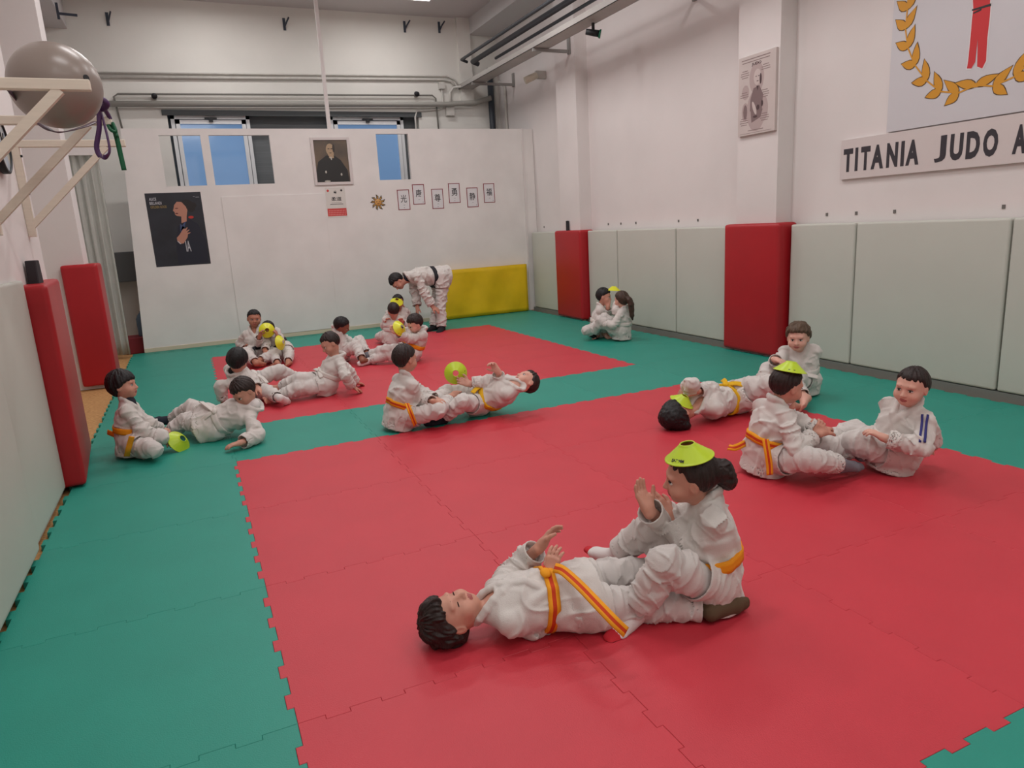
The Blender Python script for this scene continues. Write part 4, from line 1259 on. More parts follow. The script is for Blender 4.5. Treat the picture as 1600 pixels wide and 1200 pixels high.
    # eyes and brows as small solids joined to the body mesh
    if eyes:
        bm = bmesh.new(); bm.from_mesh(body.data)
        Rm = Matrix([list(hr), list(lk), list(hu)]).transposed()
        def blob(c, r, mi_, seg=14):
            n0 = len(bm.verts)
            g = bmesh.ops.create_uvsphere(bm, u_segments=seg, v_segments=8, radius=1.0)
            cc = Vector(hp(*c) - base)
            for v in g['verts']:
                v.co = cc + Rm @ Vector((v.co.x * r[0] * q, v.co.y * r[1] * q, v.co.z * r[2] * q))
            for f in {f for v in g['verts'] for f in v.link_faces}:
                f.material_index = mi_; f.smooth = True
        for x in (-1, 1):
            if not closed:
                blob((x * .029, .0705, .000), (.0142, .0088, .0078), 2)
                blob((x * .029, .0752, .000), (.0066, .0050, .0066), 3)
                blob((x * .029, .0752, .0062), (.0150, .0058, .0018), 4)
            else:
                blob((x * .029, .0745, -.002), (.0135, .0058, .0016), 4)
            for j in range(4):
                xx = .017 + .0075 * j
                blob((x * xx, .0795 - .0025 * j - (.003 if j == 3 else 0), .0235 + (.002, .003, .0025, .0)[j]), (.0055, .0032, .0021), 4, 8)
        bm.to_mesh(body.data); bm.free()
    # ------------ hair
    hq = q
    def hairf(x, y, z):
        dx = x - hc[0]; dy = y - hc[1]; dz = z - hc[2]
        a = (dx * hr[0] + dy * hr[1] + dz * hr[2]) / hq
        b = (dx * lk[0] + dy * lk[1] + dz * lk[2]) / hq
        c = (dx * hu[0] + dy * hu[1] + dz * hu[2]) / hq
        tk = {'short': .011, 'crop': .007, 'bowl': .017, 'curly': .021, 'tied': .008, 'long': .018, 'spiky': .015}[style]
        az = np.arctan2(a, b + .01); rad = np.sqrt(a * a + (b + .01) ** 2)
        if style == 'curly':
            n = vnoise((a * 55).astype(np.float32), (b * 55).astype(np.float32), (c * 55).astype(np.float32)) * .011
        elif style == 'spiky':
            n = np.abs(vnoise((az * 7).astype(np.float32), (c * 26).astype(np.float32), (rad * 18).astype(np.float32))) * .016
        else:
            n = vnoise((az * 9).astype(np.float32), (c * 9 + rad * 12).astype(np.float32), (rad * 6).astype(np.float32)) * .007 + vnoise((az * 22).astype(np.float32), (c * 10).astype(np.float32), (rad * 30).astype(np.float32)) * .004
        r = (.0745 + tk, .089 + tk, .080 + tk * 1.5)
        bb = b + .012; cc = c - .024
        k0 = np.sqrt((a / r[0]) ** 2 + (bb / r[1]) ** 2 + (cc / r[2]) ** 2)
        k1 = np.sqrt((a / r[0] ** 2) ** 2 + (bb / r[1] ** 2) ** 2 + (cc / r[2] ** 2) ** 2) + 1e-6
        d = k0 * (k0 - 1) / k1 - n
        fr = {'short': .052, 'crop': .056, 'bowl': .036, 'curly': .052, 'tied': .060, 'long': .05, 'spiky': .056}[style] + hoff
        nape = {'short': -.078, 'crop': -.068, 'bowl': -.085, 'curly': -.085, 'tied': -.066, 'long': -.105, 'spiky': -.07}[style]
        fringe = fr - .006 * vnoise((a * 90 + hc[0] * 9).astype(np.float32), (b * 6).astype(np.float32), (c * 6 + hc[1]).astype(np.float32)) - .002 * np.sin(a * 300) - .012 * (np.abs(a) / .07) ** 2
        # hair only above a sloping line: fringe at front, above the ear at the side, nape at the back
        side_z = .004 if style not in ('long', 'bowl') else -.018
        line = np.where(b > .03, fringe, np.where(b > -.012, side_z + (fringe - side_z) * np.clip((b + .012) / .042, 0, 1) ** 2.0, nape + (side_z - nape) * np.clip((b + .044) / .032, 0, 1)))
        tp_ = np.clip((c - line) / (.034 if style != 'bowl' else .018), 0, 1)
        d = d + (tk + .003) * .85 * (1 - tp_) ** 2
        return np.maximum(d, (line - c) * .8) * hq
    e_ = .14 * hq
    HP = [Fn(hairf, hc - e_, hc + e_, .004)]
    if style == 'tied':
        bc_ = hp(0, -.118, .012)
        HP.append(Ell(bc_, H3, np.array([.040, .042, .050]) * hq, .018, fold=(.006, 60, 60)))
        HP.append(Ell(hp(0, -.135, -.025), H3, np.array([.032, .034, .042]) * hq, .018, fold=(.006, 60, 60)))
    if style == 'long':
        HP.append(Ell(hp(0, -.045, .058), H3, np.array([.098, .085, .092]) * hq, .02, fold=(.008, 45, 45)))
        HP.append(Ell(hp(.0, -.085, -.01), H3, np.array([.088, .05, .085]) * hq, .02, fold=(.008, 45, 45)))
    if label.startswith('girl with long'):
        pts = [hp(0, -.10, .03), hp(.0, -.135, .0), hp(.005, -.15, -.06), hp(.01, -.145, -.13), hp(.012, -.14, -.20), hp(.012, -.14, -.25)]
        for i in range(5):
            HP.append(Cone(pts[i], pts[i + 1], (.024, .028, .03, .027, .02)[i], (.028, .03, .027, .02, .008)[i], .012, X=hr, ex=1.3, fold=(.004, 8, 90)))
    V, Q = mesh_prims(HP, res * .75)
    np_mesh('hair', V, Q, [hair_mat(hair)], body, base)
    # ------------ trousers
    T = []
    T.append(Ell(pel - U * .0 * s, W3, (.112 * s, .090 * s, .088 * s), .03 * s))
    fo = .009 * s
    for sg in (-1, 1):
        h_, kn, an, to = legs[sg]
        T.append(Cone(h_, kn, .073 * s, .056 * s, .02 * s, fold=(fo, 17, 6)))
        T.append(Cone(h_ * .35 + kn * .65, kn * .7 + an * .3, .053 * s, .052 * s, .015 * s, fold=(fo * 1.3, 24, 6)))
        ce_ = kn + (an - kn) * cuff
        T.append(Cone(kn, ce_, .054 * s, .052 * s, .012 * s, flat=True, th=max(.007, res * 1.1), dep=.05, fold=(fo * .9, 20, 6)))
    V, Q = mesh_prims(T, res)
    np_mesh('trousers', V, Q, [GI2], body, base)
    # ------------ jacket
    waist = pel + U * .105 * s
    fj = .0085 * s
    TORSO = [Cone(pel + U * .03 * s, waist, .100 * s, .088 * s, .02 * s, X=Rv, ex=1.25, fold=(fj * .8, 13, 7)),
             Cone(waist, nk - U * .10 * s, .091 * s, .093 * s, .02 * s, X=Rv, ex=1.27, fold=(fj * 1.2, 13, 8)),
             Cone(nk - U * .10 * s, nk - U * .04 * s, .091 * s, .060 * s, .02 * s, X=Rv, ex=1.42, fold=(fj * .6, 13, 8))]
    Jk = list(TORSO)
    Jk.append(Cone(shs[-1], shs[1], .040 * s, .040 * s, .03 * s))
    SK_ = [Cone(pel + U * .09 * s, pel - U * .085 * s, .092 * s, .116 * s, .015 * s, X=Rv, ex=1.18, flat=True, th=max(.008, res * 1.2), dep=.05, fold=(fj, 7, 14))]
    for sg in (-1, 1):
        h_, kn, an, to = legs[sg]
        mid = h_ + (kn - h_) * .44
        SK_.append(Cone(h_ + U * .02 * s, mid, .080 * s, .083 * s, .02 * s, flat=True, th=max(.008, res * 1.2), dep=.03, fold=(fj, 14, 9)))
        sh, el, wr, ha = arms[sg]
        Jk.append(Cone(sh, el, .045 * s, .043 * s, .008 * s, fold=(fj * 1.1, 18, 7)))
        Jk.append(Cone(sh * .3 + el * .7, el * .7 + wr * .3, .043 * s, .043 * s, .007 * s, fold=(fj * 1.5, 26, 7)))
        ce_ = el + (wr - el) * sleeve
        Jk.append(Cone(el, ce_, .043 * s, .050 * s, .010 * s, flat=True, th=max(.007, res * 1.1), dep=.06, fold=(fj, 19, 6)))
    Jk += SK_
    LF = []
    # lean folds hanging off the shoulder and gathering above the belt
    for sg in (-1, 1):
        for q_, (a_, b_) in enumerate((((.085, -.055, -.06), (.05, -.085, -.17)), ((.10, .03, -.07), (.06, .085, -.2)), ((.06, -.08, -.12), (.02, -.095, -.22)))):
            pa = nk + (Rv * a_[0] * sg + F * a_[1] + U * a_[2]) * s
            pb = nk + (Rv * b_[0] * sg + F * b_[1] + U * b_[2]) * s
            LF.append(Cone(pa, pb, .014 * s, .010 * s, .016 * s))
    Jk += LF
    for sg in (-1, 1):
        Jk.append(Cone(nk + U * .012 * s - F * .012 * s, shs[sg] + U * .004 * s, .040 * s, .036 * s, .02 * s))
    # neck opening and the V of the collar
    nb = nk - U * .03 * s
    Jk.append(Cone(nb + F * .010 * s, nb + U * .12 * s + F * .03 * s, .038 * s, .056 * s, .010 * s, mode='sub'))
    if vneck: Jk.append(Cone(nk + F * .04 * s + U * .01 * s, nk + F * .10 * s - U * .035 * s, .022 * s * vneck, .008 * s, .01 * s, mode='sub'))
    def tp(r, f, u): return nk + (Rv * r + F * f + U * u) * s
    # collar band: round the neck, crossing on the chest
    def surf(o, dirv, far=.30, P_=None):
        ts = np.linspace(far * s, 0, 140)
        pts = o[None] + dirv[None] * ts[:, None]
        dd = np.min([p(pts[:, 0], pts[:, 1], pts[:, 2]) for p in (P_ or TORSO)], 0)
        k = np.argmax(dd < 0)
        return pts[k] if dd[k] < 0 else pts[-1]
    for sg in (-1, 1):
        path = [tp(0, -.046, .052), tp(sg * .028, -.038, .054), tp(sg * .047, -.008, .044), tp(sg * .046, .026, .020), tp(sg * .036, .052, -.006)]
        for (r, u) in ((.022, -.040), (.002, -.075), (-.018, -.125), (-.040, -.18)):
            path.append(surf(tp(sg * r, 0, u), F) - F * .002)
        for a, b in zip(path, path[1:]):
            Jk.append(Cone(a, b, .0125 * s, .0125 * s, .004 * s, X=np.cross(nrm(b - a), F) if np.linalg.norm(np.cross(nrm(b - a), F)) > .2 else U, ex=1.5))
    if undershirt:
        V, Q = mesh_prims([Cone(nk - U * .06 * s + F * .012 * s, nk + U * .022 * s + F * .010 * s, .052 * s, .0435 * s, .01 * s, X=Rv, ex=1.1),
                           Cone(nk - U * .05 * s + F * .03 * s, nk - U * .02 * s + F * .028 * s, .040 * s, .026 * s, .02 * s, X=Rv, ex=1.1)], res)
        np_mesh('undershirt', V, Q, [mat('undershirt_' + undershirt, SOCK[undershirt], .9)], body, base)
    V, Q = mesh_prims(Jk, res)
    mats = [GI]
    mi = None
    jk = np_mesh('judo_jacket', V, Q, mats, body, base, mi)
    if stripes:
        sh, el, wr, ha = arms[-1]
        SL = [p for p in Jk if p.mode == 'add' and ((np.allclose(p.a, sh) and (np.allclose(p.b, el) or np.allclose(p.b, shs[1]))) or np.allclose(p.b, shs[-1] + U * .004 * s))]
        ax = nrm(el - sh); outw = -ray(1440, 665); outw = nrm(outw - ax * (outw @ ax)); lat = nrm(np.cross(ax, outw))
        for q_ in (-1, 1):
            bm = bmesh.new()
            pts = []; nn = []
            for t in np.linspace(.05, 1.0, 14):
                o_ = sh + (el - sh) * t
                dv = nrm(outw + lat * .2 * q_)
                pts.append(Vector(surf(o_, dv, .12, SL) + dv * .011 - base)); nn.append(Vector(dv))
            strip(bm, pts, .012, nn, .003)
            obj('sleeve_stripe', bm, mat('blue_stripe', (52, 52, 120), 0.8), jk)
    # ------------ belt
    n = 72
    bm = bmesh.new()
    rows = []
    rads = np.zeros(n)
    bh = .100 * s
    BL = TORSO + SK_[:1] + LF
    wv = (.021, .0072, -.0072, -.021)
    for k in range(n):
        t = 2 * math.pi * k / n
        dv = Rv * math.cos(t) + F * math.sin(t)
        tilt = .012 * s * math.sin(t)
        c0 = pel + U * bh + U * tilt * -1
        out = []
        sp = [surf(c0 + U * w_ * s, dv, .26, BL) for w_ in wv]
        rad = max((p - (c0 + U * w_ * s)) @ dv for p, w_ in zip(sp, wv))
        rads[k] = rad
    rads = np.maximum(rads, (np.roll(rads, 1) + np.roll(rads, -1)) / 2)
    rads = (rads * 2 + np.roll(rads, 1) + np.roll(rads, -1)) / 4
    for k in range(n):
        t = 2 * math.pi * k / n
        dv = Rv * math.cos(t) + F * math.sin(t)
        tilt = .012 * s * math.sin(t)
        c0 = pel + U * bh + U * tilt * -1
        out = []
        rad = rads[k]
        for w_ in wv:
            o_ = c0 + U * w_ * s
            out.append(bm.verts.new(Vector(o_ + dv * (rad + .010) - base)))
        inn = [bm.verts.new(Vector(c0 + U * w_ * s + dv * (rad - .004) - base)) for w_ in (wv[0], wv[-1])]
        rows.append((out, inn))
    for k in range(n):
        (a, ai), (b, bi) = rows[k], rows[(k + 1) % n]
        for j in range(3):
            f = bm.faces.new((a[j], a[j + 1], b[j + 1], b[j])); f.material_index = j; f.smooth = True
        bm.faces.new((ai[0], a[0], b[0], bi[0])); f = bm.faces.new((a[3], ai[1], bi[1], b[3])); f.material_index = 2
        bm.faces.new((ai[1], ai[0], bi[0], bi[1]))
    # knot at the front
    kc = Vector(surf(pel + U * bh, F, .26, BL) + F * .012 - base)
    g = bmesh.ops.create_uvsphere(bm, u_segments=16, v_segments=10, radius=1)
    RM = Matrix([list(Rv), list(F), list(U)]).transposed()
    for v in g['verts']: v.co = kc + RM @ Vector((v.co.x * .026 * s, v.co.y * .014 * s, v.co.z * .02 * s))
    for f in {f for v in g['verts'] for f in v.link_faces}: f.smooth = True; f.material_index = 2
    tl = list(tails)
    if not tl:
        for sg in (-1, 1):
            p0 = Vector(kc) + Vector(base)
            h_, kn, an, to = legs[sg]
            p1 = h_ + (kn - h_) * .35 + nrm(F + U * .5 - nrm(kn - h_) * nrm(kn - h_).dot(F)) * .10 * s + (Rv * sg * .03)
            p2 = h_ + (kn - h_) * .6 + nrm(np.array([0, 0, 1.]) + F * .1) * .088 * s
            pp = [p0, Vector((np.asarray(p0) + p1) / 2 + F * .01), Vector(p1)]
            strip(bm, [p - Vector(base) for p in spline(pp, 5)], .034 * s, Vector(F * .5 + U * .5), .005, 3, (0, 1, 2))
    for tr in tl:
        pts, nv = tr
        pts = [Vector(on_z(*p)) - Vector(base) if len(p) == 3 else p for p in pts]
        strip(bm, spline(pts, 6), .036 * s, nv, .005, 3, (0, 1, 2))
    bmesh.ops.recalc_face_normals(bm, faces=bm.faces)
    for v in bm.verts: v.co.z = max(v.co.z, .003)
    cs = BELTC[belt]
    obj('belt', bm, [mat('belt_%s_%d' % (belt, i if cs[i] != cs[0] else 0), cs[i], 0.8, bump=.2, bscale=200) for i in range(3)], body)
    # ------------ socks
    for k, sg in enumerate((-1, 1)):
        if not sock[k]: continue
        SP = []
        foot(SP, sg, .0015, toes=False)
        h_, kn, an, to = legs[sg]
        SP.append(Cone(an + (kn - an) * .34, an, .034 * s, .0275 * s, .015 * s))
        V, Q = mesh_prims(SP, min(res, .006))
        mats = [mat('sock_' + sock[k], SOCK[sock[k]], 0.9, bump=.2, bscale=180)]
        mi = None
        if toecap:
            cen = V[Q].mean(1)
            t = (cen - an) @ nrm(to - an)
            cu = (cen - an) @ nrm(kn - an)
            mi = ((t > .105 * s) | (cu > .062 * s)).astype(int)
            mats.append(mat('sock_red_toe', (196, 40, 52), 0.9))
        np_mesh('sock', V, Q, mats, body, base, mi)
    info = dict(body=body, pel=pel, nk=nk, hc=hc, hu=hu, hr=hr, lk=lk, hs=hs, arms=arms, legs=legs, U=U, F=F, Rv=Rv)
    ROSTER[label] = info
    return info

CONEM = mat('cone_lime', (190, 216, 44), 0.35, spec=0.5)
CONEY = mat('cone_yellow', (224, 226, 44), 0.35, spec=0.5)
def training_cone(pos, axis, label, m=CONEM, r=.092, text=None, spin=0.0, h=.055):
    bm = bmesh.new()
    prof = [(.026, h), (.030, h - .004), (r * .97, .004), (r, .001), (r, -.001), (r * .97, .0005), (.028, h - .006), (.024, h - .002), (.026, h)]
    pr = [(.0255, h + .001), (.029, h)]
    nst = 9
    for i in range(nst + 1):
        t = i / nst
        pr.append((.030 + (r - .034) * t, h - .004 - (h - .007) * t + (.0009 if i % 2 else 0)))
    pr += [(r, .002), (r, 0), (r * .96, .0005)]
    for i in range(nst, -1, -3):
        t = i / nst
        pr.append((.028 + (r - .034) * t, h - .0065 - (h - .007) * t))
    pr += [(.0235, h - .002), (.0255, h + .001)]
    lathe(bm, pr, 48)
    bmesh.ops.remove_doubles(bm, verts=bm.verts, dist=1e-6)
    bmesh.ops.recalc_face_normals(bm, faces=bm.faces)
    o = obj('training_cone', bm, m, smooth=True)
    z = Vector(axis).normalized()
    q = Vector((0, 0, 1)).rotation_difference(z)
    o.rotation_mode = 'QUATERNION'
    from mathutils import Quaternion
    o.rotation_quaternion = q @ Quaternion((0, 0, 1), spin)
    o.location = Vector(pos)
    setp(o, label, 'training cone', 'lime training cones')
    if text is not None:
        # small dark print on the slope, local -Y side
        sl = math.atan2(h, r - .03)
        pl = Plane((0, -(r * .80), h * .24), (1, 0, 0), (0, math.cos(sl), math.sin(sl)))
        if text == '-':
            bmt = bmesh.new(); pl.rect(bmt, -.018, .018, -.003, .003, .0015); obj('slot', bmt, INK, o)
        else:
            text_part('lettering', text, pl, -.026, .026, -.005, .007, INK, o, .0012, .03)
    return o
#SPECS
# ------------------------------------------------------------------ the class, pair by pair (joints: image position and height above the mat)
G1 = 'children in white judo suits practising in pairs'
# --- front pair
S = person('girl with hair in a bun, white judo suit, lime cone on her head', G1, s=1.08,
    pel=(1112, 903, .10), neck=(1106, 785, .43), F=150, head=(1078, 746, .58), look=(148, -6),
    La=((1082, 868, .22), (1046, 806, .36), (1022, 782, .42)), Ra=((1040, 822, .30), (1012, 795, .42), (1000, 764, .48)),
    Ll=((1040, 878, .25), (992, 960, .07), (938, 1006, .03)), Rl=((1022, 822, .28), (958, 868, .07), (918, 846, .06)),
    palmL=(-.2, .8, .3), palmR=(.3, -.8, .1), curl=(.25, .2), skin='mid', hair='dark', style='tied', belt='orange', sock=('white', 'white'), toecap=True,
    res=.0046, resb=.0036, cuff=.82, sleeve=.88)
T = person('boy in judo suit lying on his back in front, head at left', G1, s=1.05,
    pel=(893, 932, .10), neck=(766, 948, .112), F=(-.0, -.12, 1), torsoL=.36, drop=(.055, .055), head=(708, 962, .102), look=(.12, -.22, 1), up=(-1, .05, .1), vneck=0,
    La=((812, 885, .10), (846, 852, .26), (866, 826, .33)), Ra=((845, 974, .07), (860, 898, .20), (870, 846, .28)), sleeve=.62 + .1,
    Ll=((985, 893, .13), (1085, 905, .06), (1110, 890, .12)), Rl=((1008, 944, .09), (1112, 950, .05), (1160, 934, .06)),
    palmL=(.6, -.4, .1), palmR=(.6, .3, .2), curl=(.35, .3), skin='mid', hair='dark', style='spiky', belt='orstripe', sock=('olive', 'olive'), closed=True,
    tails=[([(866, 887, .25), (880, 892, .245), (905, 914, .24), (935, 945, .22), (960, 971, .19), (978, 988, .15)], (-.2, -.6, .7))],
    res=.0046, resb=.0036, cuff=.84)
# --- middle right group
Qp = person('boy seen from behind with lime cone on his head and orange belt', G1, s=1.06,
    pel=(1195, 712, .10), neck=(1212, 636, .43), F=-8, head=(1229, 603, .56), look=(-8, -14),
    Ra=((1245, 702, .20), (1272, 680, .27), (1288, 661, .31)), La=((1262, 668, .25), (1283, 676, .25), (1292, 668, .27)),
    Rl=((1268, 718, .13), (1318, 726, .055), (1352, 722, .06)), Ll=((1285, 690, .15), (1345, 708, .06), (1370, 702, .1)),
    palmR=(.2, .8, -.3), curl=(.9, .9), skin='mid', hair='dark', style='crop', belt='orstripe', sock=('grey', 'grey'),
    tails=[([(1196, 686, .26), (1199, 705, .20), (1202, 725, .13), (1203, 742, .07)], (-.3, -1, .2)), ([(1165, 692, .17), (1150, 699, .17), (1138, 699, .16)], (-.2, -.8, .5))],
    res=.0065, resb=.0048, cuff=.8, sleeve=.86)
R_ = person('rightmost boy in judo suit with blue stripes on his sleeve', G1, s=1.06,
    pel=(1394, 708, .10), neck=(1418, 642, .42), F=182, head=(1424, 605, .55), look=(192, -4), vneck=0,
    La=((1440, 700, .20), (1380, 684, .18), (1356, 672, .20)), Ra=((1464, 672, .22), (1458, 698, .07), (1450, 704, .03)), undershirt='white',
    Ll=((1335, 690, .16), (1288, 708, .06), (1268, 700, .1)), Rl=((1332, 672, .19), (1290, 690, .08), (1270, 680, .1)),
    curl=(.5, .4), skin='fair', hair='dark', style='crop', belt='white', stripes=True, res=.0065, resb=.0048, cuff=.86)
P_ = person('boy with light brown hair, arms folded on his knees, by the near red pillar', G1, s=1.08,
    pel=(1250, 598, .10), neck=(1250, 553, .42), F=228, head=(1247, 528, .55), look=(216, -5), vneck=0, undershirt='white',
    Ra=((1212, 572, .28), (1212, 562, .36), (1224, 566, .36)), La=((1262, 586, .24), (1230, 576, .32), (1210, 566, .36)),
    Rl=((1200, 578, .26), (1184, 628, .06), (1172, 640, .03)), Ll=((1238, 588, .26), (1256, 622, .06), (1246, 634, .03)),
    curl=(.6, .6), skin='fair', hair='light', style='spiky', belt='white', res=.0075, resb=.0055, eyes=True)
O_ = person('child with black hair lying down, cone over the face, yellow belt', G1, s=1.10,
    pel=(1144, 622, .11), neck=(1094, 633, .14), F=(.0, -.1, 1), head=(1060, 645, .11), look=(.35, .3, 1), up=(-1, -.1, .25),
    Ra=((1112, 606, .26), (1088, 612, .26), (1076, 616, .22)), La=((1082, 602, .28), (1073, 604, .28), (1068, 616, .22)),
    Rl=((1200, 600, .25), (1235, 632, .06), (1250, 630, .08)), Ll=((1178, 600, .22), (1215, 612, .06), (1230, 610, .1)),
    curl=(.5, .5), skin='mid', hair='black', style='long', belt='yellow', res=.0075, resb=.0055, eyes=True)
# --- middle pair on the green strip
K_ = person('boy seen from behind with orange and red belt, on the green strip', G1, s=1.05,
    pel=(624, 650, .10), neck=(634, 592, .42), F=12, head=(633, 560, .55), look=(22, -10),
    Ra=((658, 628, .22), (678, 628, .2), (686, 632, .18)), La=((662, 615, .25), (680, 624, .2), (690, 628, .2)),
    Rl=((684, 641, .17), (704, 624, .07), (714, 618, .05)), Ll=((676, 628, .16), (700, 614, .06), (712, 610, .06)),
    curl=(.5, .5), skin='mid', hair='dark', style='short', belt='orstripe', res=.0075, resb=.0055,
    tails=[([(636, 630, .25), (641, 643, .20), (646, 656, .13), (649, 664, .08)], (.2, -1, .3))])
L_ = person('boy lying back with yellow belt, holding a lime cone in the air', G1, s=1.05,
    pel=(752, 626, .11), neck=(805, 604, .22), F=(-.25, -.15, 1), head=(822, 597, .26), look=(-.5, .05, 1), up=(1, .2, .3),
    La=((781, 606, .25), (778, 580, .38), (768, 567, .43)), Ra=((762, 596, .22), (728, 600, .24), (714, 592, .28)),
    Ll=((722, 628, .18), (692, 654, .06), (664, 659, .05)), Rl=((698, 612, .2), (682, 638, .06), (662, 648, .05)),
    palmL=(-.8, -.3, 0), palmR=(-.2, -.8, .3), curl=(.8, .5), skin='fair', hair='dark', style='crop', belt='yellow', sock=('navy', 'navy'), res=.0075, resb=.0055, sleeve=.84)
# --- left pair
A_ = person('leftmost boy in judo suit, sitting with orange belt, reaching for a cone', G1, s=1.02,
    pel=(206, 690, .10), neck=(200, 634, .40), F=-2, head=(192, 603, .53), look=(-14, 4), undershirt='navy',
    Ra=((228, 676, .16), (250, 691, .07), (264, 692, .06)), La=((232, 662, .2), (250, 670, .12), (262, 674, .1)),
    Rl=((240, 702, .08), (212, 704, .05), (198, 700, .04)), Ll=((250, 682, .1), (222, 686, .06), (208, 684, .05)),
    curl=(.6, .6), skin='mid', hair='black', style='bowl', belt='orange', res=.0075, resb=.0055,
    tails=[([(206, 682, .22), (203, 693, .17), (200, 704, .12), (198, 713, .07)], (.2, -1, .2)), ([(168, 675, .17), (180, 680, .17), (190, 682, .17)], (0, -1, .1))])
B_ = person('boy with white belt and dark socks propped on his elbow, facing the leftmost boy', G1, s=1.06,
    pel=(328, 664, .11), neck=(394, 636, .30), F=(-.25, -.55, .8), head=(381, 612, .42), look=(212, -38), vneck=0, undershirt='white',
    La=((406, 688, .04), (376, 692, .04), (358, 697, .03)), Ra=((362, 640, .16), (330, 646, .2), (316, 648, .2)),
    Ll=((292, 656, .16), (264, 676, .06), (240, 684, .05)), Rl=((300, 636, .24), (268, 656, .12), (243, 655, .14)),
    curl=(.3, .4), skin='mid', hair='dark', style='short', belt='white', sock=('navy', 'navy'), res=.0075, resb=.0055, cuff=.92)
# --- pair behind them on the red
C_ = person('boy with thick black hair leaning back, behind the boy propped on his elbow', G1, s=1.04,
    pel=(396, 606, .10), neck=(366, 583, .30), F=(.8, .25, .5), head=(371, 564, .42), look=(62, -12), undershirt='black',
    Ra=((340, 604, .14), (348, 626, .04), (356, 630, .03)), La=((392, 588, .25), (402, 606, .2), (410, 612, .15)),
    Rl=((418, 612, .10), (436, 622, .05), (448, 627, .05)), Ll=((436, 578, .26), (470, 594, .06), (482, 590, .09)),
    curl=(.3, .4), skin='mid', hair='black', style='bowl', belt='white', sock=(None, 'white'), res=.009, resb=.0065)
D_ = person('boy sitting leaning back on straight arms, looking down at his legs', G1, s=1.06,
    pel=(508, 600, .10), neck=(527, 560, .39), F=188, head=(516, 537, .51), look=(190, -26),
    La=((540, 588, .2), (550, 604, .05), (560, 609, .03)), Ra=((548, 582, .2), (556, 598, .05), (564, 600, .03)),
    Ll=((466, 606, .13), (432, 622, .05), (418, 624, .06)), Rl=((468, 592, .17), (436, 606, .06), (424, 600, .1)),
    curl=(.2, .2), skin='mid', hair='dark', style='crop', belt='white', res=.009, resb=.0065)
# --- rear left pair
E_ = person('boy with cropped black hair facing the camera in front of the partition', G1, s=1.06,
    pel=(404, 553, .10), neck=(397, 517, .42), F=268, head=(397, 498, .55), look=(270, -4),
    Ra=((374, 536, .25), (383, 546, .22), (386, 538, .25)), La=((416, 536, .25), (414, 548, .25), (420, 552, .22)),
    Rl=((384, 550, .22), (400, 567, .05), (412, 568, .03)), Ll=((432, 552, .2), (404, 564, .06), (396, 568, .03)),
    curl=(.6, .6), skin='tan', hair='black', style='crop', belt='black', res=.009, resb=.0065)
Z_ = person('child hidden behind a yellow cone held to the face, by the partition', G1, s=1.0,
    pel=(440, 549, .10), neck=(422, 526, .38), F=262, head=(419, 515, .50), look=(266, 0),
    Ra=((404, 536, .25), (405, 526, .38), (408, 518, .44)), La=((440, 536, .27), (434, 526, .38), (430, 517, .44)),
    Rl=((428, 556, .18), (434, 568, .05), (428, 570, .03)), Ll=((452, 552, .2), (450, 566, .05), (444, 569, .03)),
    curl=(.5, .5), skin='tan', hair='black', style='crop', belt='black', res=.009, resb=.0065)
# --- rear middle pair
F_ = person('boy with short black hair, knees up, behind the boy leaning on straight arms', G1, s=1.04,
    pel=(530, 552, .10), neck=(527, 525, .38), F=0, head=(534, 509, .49), look=(-12, -26),
    Ra=((542, 545, .22), (556, 550, .16), (562, 556, .1)), La=((550, 536, .25), (562, 544, .2), (566, 550, .15)),
    Rl=((556, 540, .22), (566, 562, .05), (578, 562, .03)), Ll=((562, 532, .25), (574, 554, .05), (584, 554, .03)),
    curl=(.5, .5), skin='dark', hair='black', style='crop', belt='white', res=.009, resb=.0065)
G_ = person('boy with orange belt leaning back, both hands out around a yellow cone', G1, s=1.06,
    pel=(642, 551, .10), neck=(655, 523, .38), F=184, head=(648, 506, .48), look=(188, -24),
    La=((638, 530, .30), (622, 521, .36), (613, 513, .40)), Ra=((640, 522, .34), (624, 514, .40), (614, 509, .43)),
    Ll=((606, 554, .14), (576, 564, .05), (562, 568, .05)), Rl=((604, 546, .18), (576, 554, .06), (564, 552, .08)),
    palmL=(-.1, -.6, .6), curl=(.3, .3), skin='fair', hair='dark', style='short', belt='orange', sock=('white', 'grey'), res=.009, resb=.0065)
# --- rear right of the partition
H_ = person('small boy seen from behind, sitting at the feet of the bending instructor', G1, s=1.0,
    pel=(613, 527, .10), neck=(615, 499, .40), F=88, head=(615, 485, .52), look=(85, -5),
    La=((600, 510, .25), (604, 504, .35), (606, 498, .4)), Ra=((630, 510, .25), (628, 504, .35), (626, 498, .4)),
    Ll=((592, 526, .12), (606, 522, .06), (614, 520, .05)), Rl=((634, 524, .12), (622, 520, .06), (612, 518, .05)),
    curl=(.5, .5), skin='mid', hair='dark', style='crop', belt='white', res=.009, resb=.0065)
I_ = person('child facing the camera with yellow cone at the forehead, beside the instructor', G1, s=1.0,
    pel=(627, 512, .10), neck=(624, 489, .38), F=266, head=(622, 472, .50), look=(262, 2),
    Ra=((605, 494, .26), (612, 482, .38), (614, 476, .43)), La=((638, 492, .28), (632, 482, .40), (628, 475, .46)),
    Rl=((606, 506, .15), (614, 522, .05), (618, 526, .03)), Ll=((644, 508, .15), (634, 524, .05), (630, 528, .03)),
    curl=(.5, .5), skin='tan', hair='black', style='short', belt='white', res=.009, resb=.0065)
